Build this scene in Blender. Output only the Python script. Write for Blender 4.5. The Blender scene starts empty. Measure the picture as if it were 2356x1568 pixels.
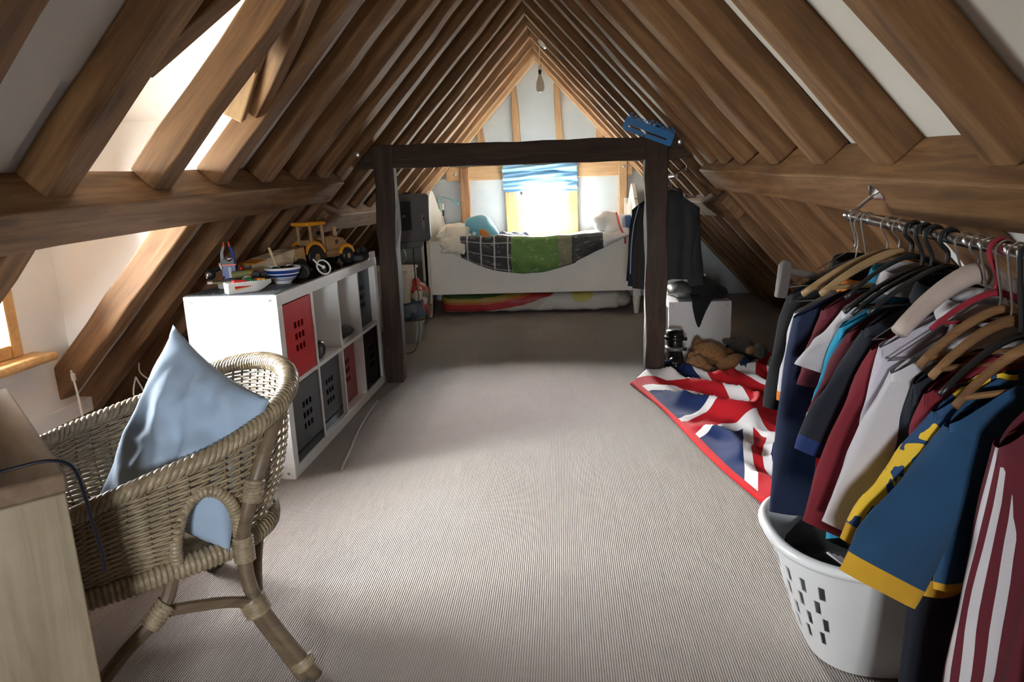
import bpy, bmesh, math, random
from mathutils import Vector, Matrix, noise, Euler
random.seed(7)
sc = bpy.context.scene
COL = sc.collection

# ------------------------------------------------------------------ camera
CAM_YAW, CAM_PITCH, CAM_ROLL, CAM_H = .0764, .2206, .0358, 1.1878
_fwd = Vector((-math.sin(CAM_YAW)*math.cos(CAM_PITCH), math.cos(CAM_YAW)*math.cos(CAM_PITCH), -math.sin(CAM_PITCH)))
_rt = Vector((math.cos(CAM_YAW), math.sin(CAM_YAW), 0)); _up = _rt.cross(_fwd)
_r2 = _rt*math.cos(CAM_ROLL) - _up*math.sin(CAM_ROLL); _u2 = _rt*math.sin(CAM_ROLL) + _up*math.cos(CAM_ROLL)
cd = bpy.data.cameras.new('camera'); cam = bpy.data.objects.new('camera', cd); COL.objects.link(cam)
cd.sensor_width = 36; cd.lens = 1602.5*36/2356; cd.clip_start = .02
m = Matrix((_r2, _u2, -_fwd)).transposed().to_4x4(); m.translation = (0, 0, CAM_H); cam.matrix_world = m
sc.camera = cam

# ------------------------------------------------------------------ sky, window portals, exposure
sc.view_settings.view_transform = 'Standard'; sc.view_settings.look = 'None'
sc.view_settings.gamma = 1; sc.view_settings.use_curve_mapping = False
sc.view_settings.exposure = 2.2
SKY_STRENGTH = 34.0; SUN_STRENGTH = 150.0
w = bpy.data.worlds.new('sky'); sc.world = w; w.use_nodes = True
bg = w.node_tree.nodes['Background']; bg.inputs[1].default_value = SKY_STRENGTH
_tc = w.node_tree.nodes.new('ShaderNodeTexCoord'); _sp = w.node_tree.nodes.new('ShaderNodeSeparateXYZ'); _rp = w.node_tree.nodes.new('ShaderNodeValToRGB')
_mr = w.node_tree.nodes.new('ShaderNodeMapRange'); _mr.inputs[1].default_value = -1; _mr.inputs[2].default_value = 1
for _e, (_p, _c) in zip([_rp.color_ramp.elements[0], _rp.color_ramp.elements[1], _rp.color_ramp.elements.new(.5), _rp.color_ramp.elements.new(.5)],
                        [(.0, (.30, .30, .24)), (1.0, (.86, .95, 1.08)), (.47, (.42, .43, .38)), (.52, (.92, .97, 1.0))]): _e.position = _p; _e.color = (*_c, 1)
for _a, _b in ((_tc.outputs['Generated'], _sp.inputs[0]), (_sp.outputs[2], _mr.inputs[0]), (_mr.outputs[0], _rp.inputs[0]), (_rp.outputs[0], bg.inputs[0])): w.node_tree.links.new(_a, _b)
def portal(name, loc, rot, sx, sy):
    l = bpy.data.lights.new(name, 'AREA'); l.shape = 'RECTANGLE'; l.size = sx; l.size_y = sy
    l.cycles.is_portal = True
    o = bpy.data.objects.new(name, l); COL.objects.link(o); o.location = loc; o.rotation_euler = rot
portal('daylight_portal_gable', (-.2, 7.56, .98), (math.radians(-90), 0, 0), .62, .86)
portal('daylight_portal_dormer', (-2.16, 2.11, 1.02), (0, math.radians(-90), 0), .90, .74)
portal('daylight_portal_rear', (-.2, -2.17, 1.1), (math.radians(90), 0, 0), .56, .48)
sl = bpy.data.lights.new('hazy_sun', 'SUN'); sl.energy = SUN_STRENGTH; sl.angle = math.radians(34); sl.color = (1, .985, .96)
so_ = bpy.data.objects.new('hazy_sun', sl); COL.objects.link(so_)
so_.rotation_euler = Vector((.10, -math.cos(math.radians(24)), -math.sin(math.radians(24)))).to_track_quat('-Z', 'Y').to_euler()
cy = sc.cycles
cy.use_denoising = True; cy.max_bounces = 10; cy.diffuse_bounces = 6; cy.glossy_bounces = 4
cy.transparent_max_bounces = 12; cy.sample_clamp_indirect = 6; cy.caustics_reflective = False; cy.caustics_refractive = False

# ------------------------------------------------------------------ helpers
MATS = {}
def _nt(name):
    m = bpy.data.materials.new(name); m.use_nodes = True; nt = m.node_tree
    b = nt.nodes['Principled BSDF']; MATS[name] = m
    return m, nt, b
def _n(nt, t, **kw):
    n = nt.nodes.new(t)
    for k, v in kw.items(): setattr(n, k, v)
    return n
def _coords(nt, scale=(1,1,1), kind='Object', rnd=False, rot=(0,0,0)):
    tc = _n(nt, 'ShaderNodeTexCoord'); mp = _n(nt, 'ShaderNodeMapping')
    mp.inputs['Scale'].default_value = scale; mp.inputs['Rotation'].default_value = rot
    nt.links.new(tc.outputs[kind], mp.inputs['Vector'])
    if rnd:
        oi = _n(nt, 'ShaderNodeObjectInfo'); ml = _n(nt, 'ShaderNodeMath', operation='MULTIPLY'); ml.inputs[1].default_value = 37.0
        nt.links.new(oi.outputs['Random'], ml.inputs[0]); nt.links.new(ml.outputs[0], mp.inputs['Location'])
    return mp.outputs['Vector']
def _ramp(nt, fac, stops):
    r = _n(nt, 'ShaderNodeValToRGB'); e = r.color_ramp.elements
    while len(e) < len(stops): e.new(.5)
    for el, (p, c) in zip(e, stops): el.position = p; el.color = (*c, 1)
    nt.links.new(fac, r.inputs[0]); return r.outputs[0]
def _noise(nt, vec, scale, detail=4, rough=.55, dist=0):
    n = _n(nt, 'ShaderNodeTexNoise'); n.inputs['Scale'].default_value = scale; n.inputs['Detail'].default_value = detail
    n.inputs['Roughness'].default_value = rough; n.inputs['Distortion'].default_value = dist
    nt.links.new(vec, n.inputs['Vector']); return n.outputs['Fac']
def _mix(nt, fac, a, b, mode='MIX'):
    x = _n(nt, 'ShaderNodeMix', data_type='RGBA', blend_type=mode)
    for s, v in ((0, fac), (6, a), (7, b)):
        if hasattr(v, 'node'): nt.links.new(v, x.inputs[s])
        elif s == 0: x.inputs[0].default_value = v
        else: x.inputs[s].default_value = (*v, 1)
    return x.outputs[2]
def _bump(nt, b, h, strength=.3, dist=.002):
    bp = _n(nt, 'ShaderNodeBump'); bp.inputs['Strength'].default_value = strength; bp.inputs['Distance'].default_value = dist
    nt.links.new(h, bp.inputs['Height']); nt.links.new(bp.outputs[0], b.inputs['Normal'])
def plain(name, col, rough=.5, metal=0, var=.06, vscale=6, bump=0, bscale=200, **kw):
    if name in MATS: return MATS[name]
    m, nt, b = _nt(name)
    v = _coords(nt)
    f = _noise(nt, v, vscale, 3)
    c = _ramp(nt, f, [(.3, tuple(x*(1-var) for x in col)), (.7, tuple(min(1, x*(1+var)) for x in col))])
    nt.links.new(c, b.inputs['Base Color']); b.inputs['Roughness'].default_value = rough; b.inputs['Metallic'].default_value = metal
    if bump: _bump(nt, b, _noise(nt, v, bscale, 2), bump, .001)
    for k, x in kw.items(): b.inputs[k].default_value = x
    return m
def fabric(name, col, rough=.9, var=.14, weave=420, bump=.25, sheen=.03):
    if name in MATS: return MATS[name]
    m, nt, b = _nt(name)
    v = _coords(nt)
    f = _noise(nt, v, 9, 5)
    c = _ramp(nt, f, [(.3, tuple(x*(1-var) for x in col)), (.72, tuple(min(1, x*(1+var)) for x in col))])
    nt.links.new(c, b.inputs['Base Color']); b.inputs['Roughness'].default_value = rough
    b.inputs['Sheen Weight'].default_value = sheen
    _bump(nt, b, _noise(nt, v, weave, 2), bump, .0012)
    return m
def wood(name, dark, mid, light, stretch=(1.1, 13, 13), scale=2.2, rough=.72, rnd=True, blotch=.45, bump=.35, knots=True):
    if name in MATS: return MATS[name]
    m, nt, b = _nt(name)
    v = _coords(nt, stretch, rnd=rnd)
    f = _noise(nt, v, scale, 6, .62, .6)
    c = _ramp(nt, f, [(.25, dark), (.5, mid), (.78, light)])
    v2 = _coords(nt, (1, 2.2, 2.2), rnd=rnd)
    f2 = _noise(nt, v2, 2.6, 4, .6)
    c2 = _ramp(nt, f2, [(.30, tuple(x*.62 for x in (1, .93, .85))), (.62, (1, 1, 1))])
    c = _mix(nt, blotch, c, c2, 'MULTIPLY')
    if knots:
        vk = _coords(nt, (2.0, 7, 7), rnd=rnd)
        vo = _n(nt, 'ShaderNodeTexVoronoi'); vo.inputs['Scale'].default_value = .8; nt.links.new(vk, vo.inputs['Vector'])
        k = _ramp(nt, vo.outputs['Distance'], [(.05, (.35, .3, .26)), (.13, (1, 1, 1))])
        c = _mix(nt, .7, c, k, 'MULTIPLY')
    nt.links.new(c, b.inputs['Base Color']); b.inputs['Roughness'].default_value = rough
    if bump: _bump(nt, b, f, bump, .004)
    return m

class MB:
    """collects shapes; build() links them as ONE mesh object"""
    def __init__(s): s.v = []; s.f = []; s.mi = []; s.cur = 0
    def add(s, vs, fs):
        o = len(s.v); s.v += [tuple(x) for x in vs]; s.f += [tuple(i+o for i in f) for f in fs]; s.mi += [s.cur]*len(fs); return s
    def hexa(s, p):   # p: 4 bottom ccw + 4 top ccw
        return s.add(p, [(3,2,1,0),(4,5,6,7),(0,1,5,4),(1,2,6,5),(2,3,7,6),(3,0,4,7)])
    def box(s, x0, x1, y0, y1, z0, z1):
        return s.hexa([(x0,y0,z0),(x1,y0,z0),(x1,y1,z0),(x0,y1,z0),(x0,y0,z1),(x1,y0,z1),(x1,y1,z1),(x0,y1,z1)])
    def obox(s, c, size, rot=(0,0,0)):
        M = Matrix.Translation(c) @ Euler(rot).to_matrix().to_4x4(); a, b, d = (x/2 for x in size)
        return s.hexa([M @ Vector(q) for q in [(-a,-b,-d),(a,-b,-d),(a,b,-d),(-a,b,-d),(-a,-b,d),(a,-b,d),(a,b,d),(-a,b,d)]])
    def prism(s, poly, axis, a, b):   # poly 2D extruded along axis ('x','y','z')
        def P(u, v, t): return {'x': (t, u, v), 'y': (u, t, v), 'z': (u, v, t)}[axis]
        n = len(poly); vs = [P(u, v, a) for u, v in poly] + [P(u, v, b) for u, v in poly]
        return s.add(vs, [tuple(range(n-1, -1, -1)), tuple(range(n, 2*n))] + [(i, (i+1) % n, n+(i+1) % n, n+i) for i in range(n)])
    def tube(s, path, rad, n=8, closed=False, caps=True, flat=1.0, upv=None):
        path = [Vector(p) for p in path]; k = len(path)
        rs = rad if isinstance(rad, (list, tuple)) else [rad]*k
        vs = []; prev = None
        for i, p in enumerate(path):
            if closed: t = path[(i+1) % k] - path[i-1]
            else: t = path[min(i+1, k-1)] - path[max(i-1, 0)]
            if t.length < 1e-9: t = Vector((0, 0, 1))
            t.normalize()
            if prev is None:
                a = Vector(upv) if upv else (Vector((0, 0, 1)) if abs(t.z) < .9 else Vector((1, 0, 0)))
            else: a = prev
            a = (a - t*a.dot(t));
            if a.length < 1e-6: a = t.orthogonal()
            a.normalize(); prev = a; bb = t.cross(a)
            for j in range(n):
                th = 2*math.pi*j/n
                vs.append(p + a*(math.cos(th)*rs[i]*flat) + bb*(math.sin(th)*rs[i]))
        fs = []
        for i in range(k if closed else k-1):
            for j in range(n):
                a0 = i*n+j; a1 = i*n+(j+1) % n; b0 = ((i+1) % k)*n+j; b1 = ((i+1) % k)*n+(j+1) % n
                fs.append((a0, a1, b1, b0))
        if caps and not closed:
            fs.append(tuple(range(n-1, -1, -1))); fs.append(tuple((k-1)*n+j for j in range(n)))
        return s.add(vs, fs)
    def lathe(s, prof, n=20, c=(0,0,0), M=None):   # prof (r,z)
        c = Vector(c); vs = []
        for r, z in prof:
            for j in range(n):
                th = 2*math.pi*j/n; q = Vector((r*math.cos(th), r*math.sin(th), z))
                vs.append((M @ q if M else q) + c)
        k = len(prof); fs = []
        for i in range(k-1):
            for j in range(n): fs.append((i*n+j, i*n+(j+1) % n, (i+1)*n+(j+1) % n, (i+1)*n+j))
        if prof[0][0] > 1e-5: fs.append(tuple(range(n-1, -1, -1)))
        if prof[-1][0] > 1e-5: fs.append(tuple((k-1)*n+j for j in range(n)))
        return s.add(vs, fs)
    def grid(s, fn, nu, nv, closeu=False):   # fn(i/nu, j/nv)->point
        vs = [fn(i/nu, j/nv) for j in range(nv+1) for i in range(nu+1)]
        return s.add(vs, [(j*(nu+1)+i, j*(nu+1)+i+1, (j+1)*(nu+1)+i+1, (j+1)*(nu+1)+i) for j in range(nv) for i in range(nu)])
    def ell(s, c, r, nu=14, nv=9, M=None):
        c = Vector(c); vs = []
        for j in range(nv+1):
            ph = -math.pi/2 + math.pi*j/nv
            for i in range(nu):
                th = 2*math.pi*i/nu
                q = Vector((r[0]*math.cos(ph)*math.cos(th), r[1]*math.cos(ph)*math.sin(th), r[2]*math.sin(ph)))
                vs.append((M @ q if M else q) + c)
        return s.add(vs, [(j*nu+i, j*nu+(i+1) % nu, (j+1)*nu+(i+1) % nu, (j+1)*nu+i) for j in range(nv) for i in range(nu)])
    def build(s, name, mat, parent=None, smooth=True, bevel=0, M=None, world=True, uv=None, sub=0, solid=0, weld=False):
        """world=True: coordinates are world ones; moved into the parent's frame"""
        me = bpy.data.meshes.new(name)
        me.from_pydata(s.v, [], s.f)
        for mt in (mat if isinstance(mat, (list, tuple)) else [mat]): me.materials.append(mt)
        me.polygons.foreach_set('material_index', s.mi)
        o = bpy.data.objects.new(name, me); COL.objects.link(o)
        bm = bmesh.new(); bm.from_mesh(me)
        if weld: bmesh.ops.remove_doubles(bm, verts=bm.verts, dist=1e-5)
        bmesh.ops.recalc_face_normals(bm, faces=bm.faces)
        bm.to_mesh(me); bm.free()
        if M is not None:      # put the object's own axes at M
            me.transform(M.inverted())
            o.matrix_basis = (RW[parent.name].inverted() @ M) if parent is not None else M
        elif parent is not None and world:
            me.transform(RW[parent.name].inverted())
        if parent is not None: o.parent = parent
        RW[o.name] = (M.copy() if M is not None else (RW[parent.name].copy() if (parent is not None) else Matrix()))
        if smooth:
            me.polygons.foreach_set('use_smooth', [True]*len(me.polygons))
            if smooth != 'all': me.set_sharp_from_angle(angle=math.radians(38))
        if solid:
            md = o.modifiers.new('t', 'SOLIDIFY'); md.thickness = solid; md.offset = 0
        if bevel:
            md = o.modifiers.new('b', 'BEVEL'); md.width = bevel; md.segments = 2; md.limit_method = 'ANGLE'; md.angle_limit = math.radians(40)
        if sub:
            md = o.modifiers.new('s', 'SUBSURF'); md.levels = sub; md.render_levels = sub
        return o
RW = {}
def thing(name, label, cat, loc=(0,0,0), rotz=0, group=None):
    o = bpy.data.objects.new(name, None); COL.objects.link(o); o.empty_display_size = .05
    M = Matrix.Translation(loc) @ Matrix.Rotation(rotz, 4, 'Z'); o.matrix_world = M; RW[o.name] = M
    tag(o, label, cat, group); return o
def tag(o, label, cat=None, group=None):
    o['label'] = label
    if cat: o['category'] = cat
    if group: o['group'] = group
    return o
def struct(o, label=None):
    o['kind'] = 'structure'
    if label: o['label'] = label
    return o
def stuff(o): o['kind'] = 'stuff'; return o
def lab(o, l): o['label'] = l; return o
def lerp(a, b, t): return a + (b-a)*t
def V(*a): return Vector(a)
def bez(pts, n=12):   # Catmull-Rom through points
    P = [Vector(p) for p in pts]; out = []
    for i in range(len(P)-1):
        p0 = P[max(i-1, 0)]; p1 = P[i]; p2 = P[i+1]; p3 = P[min(i+2, len(P)-1)]
        for k in range(n):
            t = k/n
            out.append(.5*((2*p1) + (-p0+p2)*t + (2*p0-5*p1+4*p2-p3)*t*t + (-p0+3*p1-3*p2+p3)*t**3))
    out.append(P[-1]); return out
def fbm(p, s=1, o=3): return noise.fractal(Vector(p)*s, 1.0, 2.0, o)
def timber(name, pts, axis, mat, parent, jit=.003, seg=7, label=None):
    """rough-sawn beam: pts = 4 start corners + 4 end corners (same order); own X axis along the grain"""
    A = [Vector(p) for p in pts[:4]]; B = [Vector(p) for p in pts[4:]]
    mb = MB(); vs = []
    sd = random.random()*50
    for i in range(seg+1):
        t = i/seg
        for k in range(4):
            p = A[k].lerp(B[k], t)
            j = jit if 0 < i < seg else jit*.4
            vs.append(p + Vector((noise.noise(p*5+V(sd, k, 0)), noise.noise(p*5+V(0, sd, k)), noise.noise(p*5+V(k, 0, sd))))*j*2)
    fs = [(3, 2, 1, 0), tuple(seg*4+k for k in range(4))]
    for i in range(seg):
        for k in range(4): fs.append((i*4+k, i*4+(k+1) % 4, (i+1)*4+(k+1) % 4, (i+1)*4+k))
    mb.add(vs, fs)
    x = Vector(axis).normalized(); y = Vector((0, 1, 0)) if abs(x.y) < .9 else Vector((1, 0, 0))
    z = x.cross(y).normalized(); y = z.cross(x)
    M = Matrix((x, y, z)).transposed().to_4x4(); M.translation = sum(A, Vector())/4
    o = mb.build(name, mat, parent, smooth=False, bevel=.006, M=M)
    if label: lab(o, label)
    return o

# ------------------------------------------------------------------ shared materials
OAK = wood('oak_rafter', (.080, .035, .012), (.185, .089, .033), (.305, .166, .070))
OAKD = wood('oak_old_dark', (.022, .012, .008), (.045, .026, .018), (.085, .052, .036), rough=.8, bump=.6)
OAKL = wood('oak_pale', (.22, .125, .055), (.34, .21, .105), (.46, .30, .16))
PINE = wood('pine_window', (.42, .22, .07), (.56, .32, .12), (.66, .42, .19), blotch=.2, rough=.45)
OLDP = wood('old_window_post', (.11, .07, .025), (.25, .165, .065), (.36, .25, .11), blotch=.6)
PLASTER = plain('plaster_white', (.70, .68, .66), .9, var=.03, bump=.15, bscale=90)
PLASTERB = plain('plaster_pale_blue', (.60, .67, .71), .9, var=.03, bump=.12, bscale=60)
WHITE = plain('white_laminate', (.80, .80, .79), .32, var=.015)
WHITEP = plain('white_painted_wood', (.80, .76, .68), .42, var=.03, bump=.06, bscale=30)
CHROME = plain('chrome', (.72, .72, .74), .16, 1, var=.02)
STEEL = plain('steel_wire', (.55, .55, .56), .3, 1, var=.04)
BLACKP = plain('black_plastic', (.012, .012, .014), .38, var=.1)
GREYP = plain('grey_plastic', (.13, .125, .13), .5, var=.05)
def glass_mat():
    m = bpy.data.materials.new('window_glass'); m.use_nodes = True; nt = m.node_tree; nt.nodes.remove(nt.nodes['Principled BSDF'])
    t = _n(nt, 'ShaderNodeBsdfTransparent'); g = _n(nt, 'ShaderNodeBsdfGlossy'); g.inputs['Roughness'].default_value = .02
    fr = _n(nt, 'ShaderNodeFresnel'); fr.inputs['IOR'].default_value = 1.45; mx = _n(nt, 'ShaderNodeMixShader')
    nt.links.new(fr.outputs[0], mx.inputs[0]); nt.links.new(t.outputs[0], mx.inputs[1]); nt.links.new(g.outputs[0], mx.inputs[2])
    nt.links.new(mx.outputs[0], nt.nodes['Material Output'].inputs['Surface']); MATS['window_glass'] = m; return m
GLASS = glass_mat()
def carpet_mat():
    m, nt, b = _nt('ribbed_wool_carpet')
    v = _coords(nt, (1, 1, 1))
    wv = _n(nt, 'ShaderNodeTexWave', wave_type='BANDS', bands_direction='X', wave_profile='SIN')
    wv.inputs['Scale'].default_value = 48; wv.inputs['Distortion'].default_value = .5; wv.inputs['Detail'].default_value = 1; wv.inputs['Detail Scale'].default_value = 9
    nt.links.new(v, wv.inputs['Vector'])
    v2 = _coords(nt, (1, .62, 1))
    vo = _n(nt, 'ShaderNodeTexVoronoi'); vo.inputs['Scale'].default_value = 190; nt.links.new(v2, vo.inputs['Vector'])
    h = _n(nt, 'ShaderNodeMath', operation='MULTIPLY_ADD'); h.inputs[1].default_value = -.55
    nt.links.new(vo.outputs['Distance'], h.inputs[0]); nt.links.new(wv.outputs['Fac'], h.inputs[2])
    c = _ramp(nt, wv.outputs['Fac'], [(.08, (.265, .232, .215)), (.55, (.350, .312, .292)), (1, (.388, .350, .330))])
    f = _noise(nt, v, 260, 2); c2 = _ramp(nt, f, [(.25, (.80, .78, .76)), (.7, (1, 1, 1))])
    c = _mix(nt, .9, c, c2, 'MULTIPLY')
    f3 = _noise(nt, v, 2.2, 3); c3 = _ramp(nt, f3, [(.3, (.93, .92, .90)), (.7, (1, 1, 1))]); c = _mix(nt, 1, c, c3, 'MULTIPLY')
    nt.links.new(c, b.inputs['Base Color']); b.inputs['Roughness'].default_value = .95
    _bump(nt, b, h.outputs[0], .7, .003); return m
CARPET = carpet_mat()

# ------------------------------------------------------------------ room shell
AX, AZ, S = -.235, 2.36, 1.08        # ridge (inner edge of rafters) and slope
TH = .098; DZ = TH*math.sqrt(1+S*S)  # rafter depth and its vertical measure
Y0, Y1 = -2.1, 7.45
def xl(z): return AX - (AZ-z)/S
def xr(z): return AX + (AZ-z)/S
floor = MB(); floor.box(-2.75, 2.3, Y0-.1, Y1+.15, -.12, 0)
struct(floor.build('floor', CARPET, smooth=False), 'beige ribbed loop-pile carpet')

# roof lining with the dormer opening left out
DY0, DY1, DYM = 1.74, 2.70, 2.21       # dormer cheeks and its ridge
DZE, DZR = 1.47, 2.02                  # dormer eaves and ridge where they meet the roof
DXW = -2.06                            # dormer window wall
c = MB()
def LP(y, z): return (AX - (AZ+DZ-z)/S, y, z)     # point on left lining
def RP(y, z): return (AX + (AZ+DZ-z)/S, y, z)
top = AZ+DZ
ZB = .36
tris = [
 [LP(Y0,0), LP(DY0,0), LP(DY0,top), LP(Y0,top)],
 [LP(DY1,0), LP(Y1,0), LP(Y1,top), LP(DY1,top)],
 [LP(DY0,0), LP(DY1,0), LP(DY1,ZB), LP(DY0,ZB)],
 [LP(DY0,DZE), LP(DYM,DZR), LP(DYM,top), LP(DY0,top)],
 [LP(DYM,DZR), LP(DY1,DZE), LP(DY1,top), LP(DYM,top)],
 [RP(Y0,0), RP(Y0,top), RP(Y1,top), RP(Y1,0)]]
def slab(mb, poly, off):
    n = len(poly); o = Vector(off)
    mb.add([Vector(p) for p in poly] + [Vector(p)+o for p in poly],
           [tuple(range(n)), tuple(range(2*n-1, n-1, -1))] + [(i, (i+1) % n, n+(i+1) % n, n+i) for i in range(n)])
for k, q in enumerate(tris): slab(c, q, (-.05, 0, .05) if k < 5 else (.05, 0, .05))
ceiling = c.build('ceiling', PLASTER, smooth=False)
struct(ceiling, 'white plaster roof slopes with oak rafters and purlins')

# purlins set square to the slope: two near ones (rising slightly), two lower ones beyond the frame
QL = math.sqrt(1+S*S); PH, PO = .145, .045         # face height and how far it stands proud of the rafters
def nout(side): return Vector((side*S/QL, 0, 1/QL))         # out of the roof
def down(side): return Vector((side/QL, 0, -S/QL))          # down the slope
def inner(side, y, z): return Vector((xl(z) if side < 0 else xr(z), y, z))
def zp(y): return lerp(1.085, 1.262, (y+2.05)/6.02) if y < 4.1 else lerp(1.076, 1.01, (y-4.17)/3.13)
def purlin(side, ya, yb, h, label):
    pts = []
    for y in (ya, yb):
        p = inner(side, y, zp(y)); n_, d_ = nout(side), down(side)
        pts += [p - n_*PO, p - n_*PO + d_*h, p + n_*TH + d_*h, p + n_*TH]
    timber('purlin', pts, (0, 1, 0), OAK, ceiling, jit=.006, seg=14, label=label)
for sd in (-1, 1):
    purlin(sd, Y0+.05, 3.97, PH, 'long oak purlin under the near rafters')
    purlin(sd, 4.17, 7.3, PH-.005, 'lower oak purlin beyond the dark frame')
def rafter(side, y, wd=.1, lo=None, hi=None, mat=OAK):
    """lo/hi: None (floor / ridge) or the height on the inner plane where the rafter is cut square"""
    n_ = nout(side); e = Vector((.0015*side, 0, 0))
    def end(z, ridge):
        if z is not None:
            p = inner(side, 0, z); return p, p + n_*TH
        if ridge: return Vector((AX, 0, AZ))+e, Vector((AX, 0, AZ+DZ))+e
        p = inner(side, 0, 0); return p, Vector((AX + side*(AZ+DZ)/S, 0, 0))
    a, b = end(lo, False), end(hi, True); y0_, y1_ = Vector((0, y, 0)), Vector((0, y+wd, 0))
    P = [a[0]+y0_, a[0]+y1_, a[1]+y1_, a[1]+y0_, b[0]+y0_, b[0]+y1_, b[1]+y1_, b[1]+y0_]
    return timber('rafter', P, b[0]-a[0], mat, ceiling, jit=.0045, seg=10)
def zlow(y, h): return zp(y) - (h+.002)*S/QL
LY = [-1.62, -1.18, -.74, -.3, .14, .5, .85, 1.29, 1.725, 2.195, 2.59, 2.98, 3.37, 3.69]
RY = [-1.62, -1.18, -.74, -.3, .14, .55, .97, 1.40, 1.875, 2.315, 2.76, 3.19, 3.50, 3.78]
FY = [4.47, 4.87, 5.28, 5.68, 6.09, 6.50, 6.90]
for y in LY:
    rafter(-1, y, .102, zp(y), None)
    if abs(y-2.195) > .01: rafter(-1, y, .102, None, zlow(y, PH))
for y in RY:
    rafter(1, y, .1, zp(y), None); rafter(1, y, .1, None, zlow(y, PH))
for y in FY:
    for sd in (-1, 1):
        rafter(sd, y, .088, zp(y), None); rafter(sd, y, .088, None, zlow(y, PH-.005))
for sd in (-1, 1): rafter(sd, 4.02, .11)       # truss rafters over the dark frame
for sd in (-1, 1): rafter(sd, 7.25, .09, mat=OAKL)

# dormer: valley timbers and small jack rafters
def stick(name, a, b, wx, wy, mat, parent, jit=.003, upv=(0,0,1), seg=5, label=None):
    a, b = Vector(a), Vector(b); t = (b-a).normalized(); u = Vector(upv); u = (u-t*u.dot(t)).normalized(); s_ = t.cross(u)
    r = [(-1,-1), (1,-1), (1,1), (-1,1)]
    P = [a + s_*(i*wx/2) + u*(j*wy/2) for i, j in r] + [b + s_*(i*wx/2) + u*(j*wy/2) for i, j in r]
    return timber(name, P, t, mat, parent, jit=jit, seg=seg, label=label)
nrm = Vector((-S, 0, 1)).normalized()
def LI(y, z, d=.06): p = Vector((xl(z), y, z)); return p + nrm*d
stick('valley_rafter', LI(DY0+.09, DZE+.02), LI(DYM-.02, DZR+.02), .075, .09, OAK, ceiling, upv=nrm)
stick('valley_rafter', LI(DY1-.10, DZE-.02), LI(DYM+.10, DZR-.08), .075, .09, OAK, ceiling, upv=nrm)
# ------------------------------------------------------------------ dormer shell (window_2)
d = MB()
def dor(y, z, x=None): return (xl(z)-.10 if x is None else x, y, z)
XW = DXW
def on_roof(y, z): p = LP(y, z); return p
CA, CB = DY0+.004, DY1-.004
slab(d, [on_roof(CA, ZB), on_roof(CA, DZE), (XW, CA, DZE), (XW, CA, ZB)], (0, -.05, 0))
slab(d, [on_roof(CB, ZB), on_roof(CB, DZE+.01), (XW-.1, CB, DZE+.01), (XW-.1, CB, ZB)], (0, .05, 0))
slab(d, [on_roof(DY0, DZE), on_roof(DYM, DZR), (XW-.1, DYM, DZR), (XW-.1, DY0, DZE)], (0, -.03, .05))
slab(d, [on_roof(DYM, DZR), on_roof(DY1, DZE), (XW-.1, DY1, DZE), (XW-.1, DYM, DZR)], (0, .03, .05))
# window wall with opening
oy0, oy1, oz0, oz1 = 1.80, 2.44, .62, 1.44
for (a, b, e, f) in [(DY0, oy0, ZB, DZE), (oy1, DY1, ZB, DZE), (oy0, oy1, ZB, oz0), (oy0, oy1, oz1, DZE)]:
    d.box(XW-.1, XW, a, b, e, f)
d.prism([(DY0, DZE), (DY1, DZE), (DYM, DZR)], 'x', XW-.1, XW)
d.box(XW-.1, XW+.02, DY0-.05, DY1+.05, ZB-.06, ZB)
struct(d.build('wall_dormer', plain('dormer_plaster', (.82, .82, .82), .9, var=.02), smooth=False), 'white plaster dormer cheeks and ceiling')
w2 = struct(thing('window_2', 'pine dormer window with a rounded sill', None, (XW, (oy0+oy1)/2, oz0)))
for (a, b, e, f) in [(oy0, oy0+.05, oz0, oz1), (oy1-.05, oy1, oz0, oz1)]:
    m_ = MB(); m_.box(XW-.09, XW+.012, a, b, e, f); m_.build('jamb', PINE, w2, bevel=.004)
for (e, f) in [(oz0, oz0+.05), (oz1-.05, oz1)]:
    m_ = MB(); m_.box(XW-.085, XW+.008, oy0+.05, oy1-.05, e, f); m_.build('frame_rail', PINE, w2, bevel=.004)
m_ = MB(); m_.box(XW-.05, XW-.02, (oy0+oy1)/2-.015, (oy0+oy1)/2+.015, oz0+.05, oz1-.05); m_.build('mullion', PINE, w2, bevel=.003)
for a, b in ((oy0+.05, (oy0+oy1)/2-.015), ((oy0+oy1)/2+.015, oy1-.05)):
    m_ = MB(); m_.box(XW-.038, XW-.034, a, b, oz0+.05, oz1-.05); m_.build('pane', GLASS, w2, smooth=False)
m_ = MB(); m_.box(XW-.02, XW+.10, oy0-.06, oy1+.07, oz0-.035, oz0); m_.build('sill', PINE, w2, bevel=.014)
for k, (yy, za, zb) in enumerate([(2.36, 1.60, 1.92), (2.50, 1.46, 1.74)]):
    stick('jack_rafter', (xl(za)-.10, yy+.05, za+.0), (xl(zb)-.16, yy-.06, zb+.03), .05, .07, OAKL, ceiling, upv=(-1, 0, 0))

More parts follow.
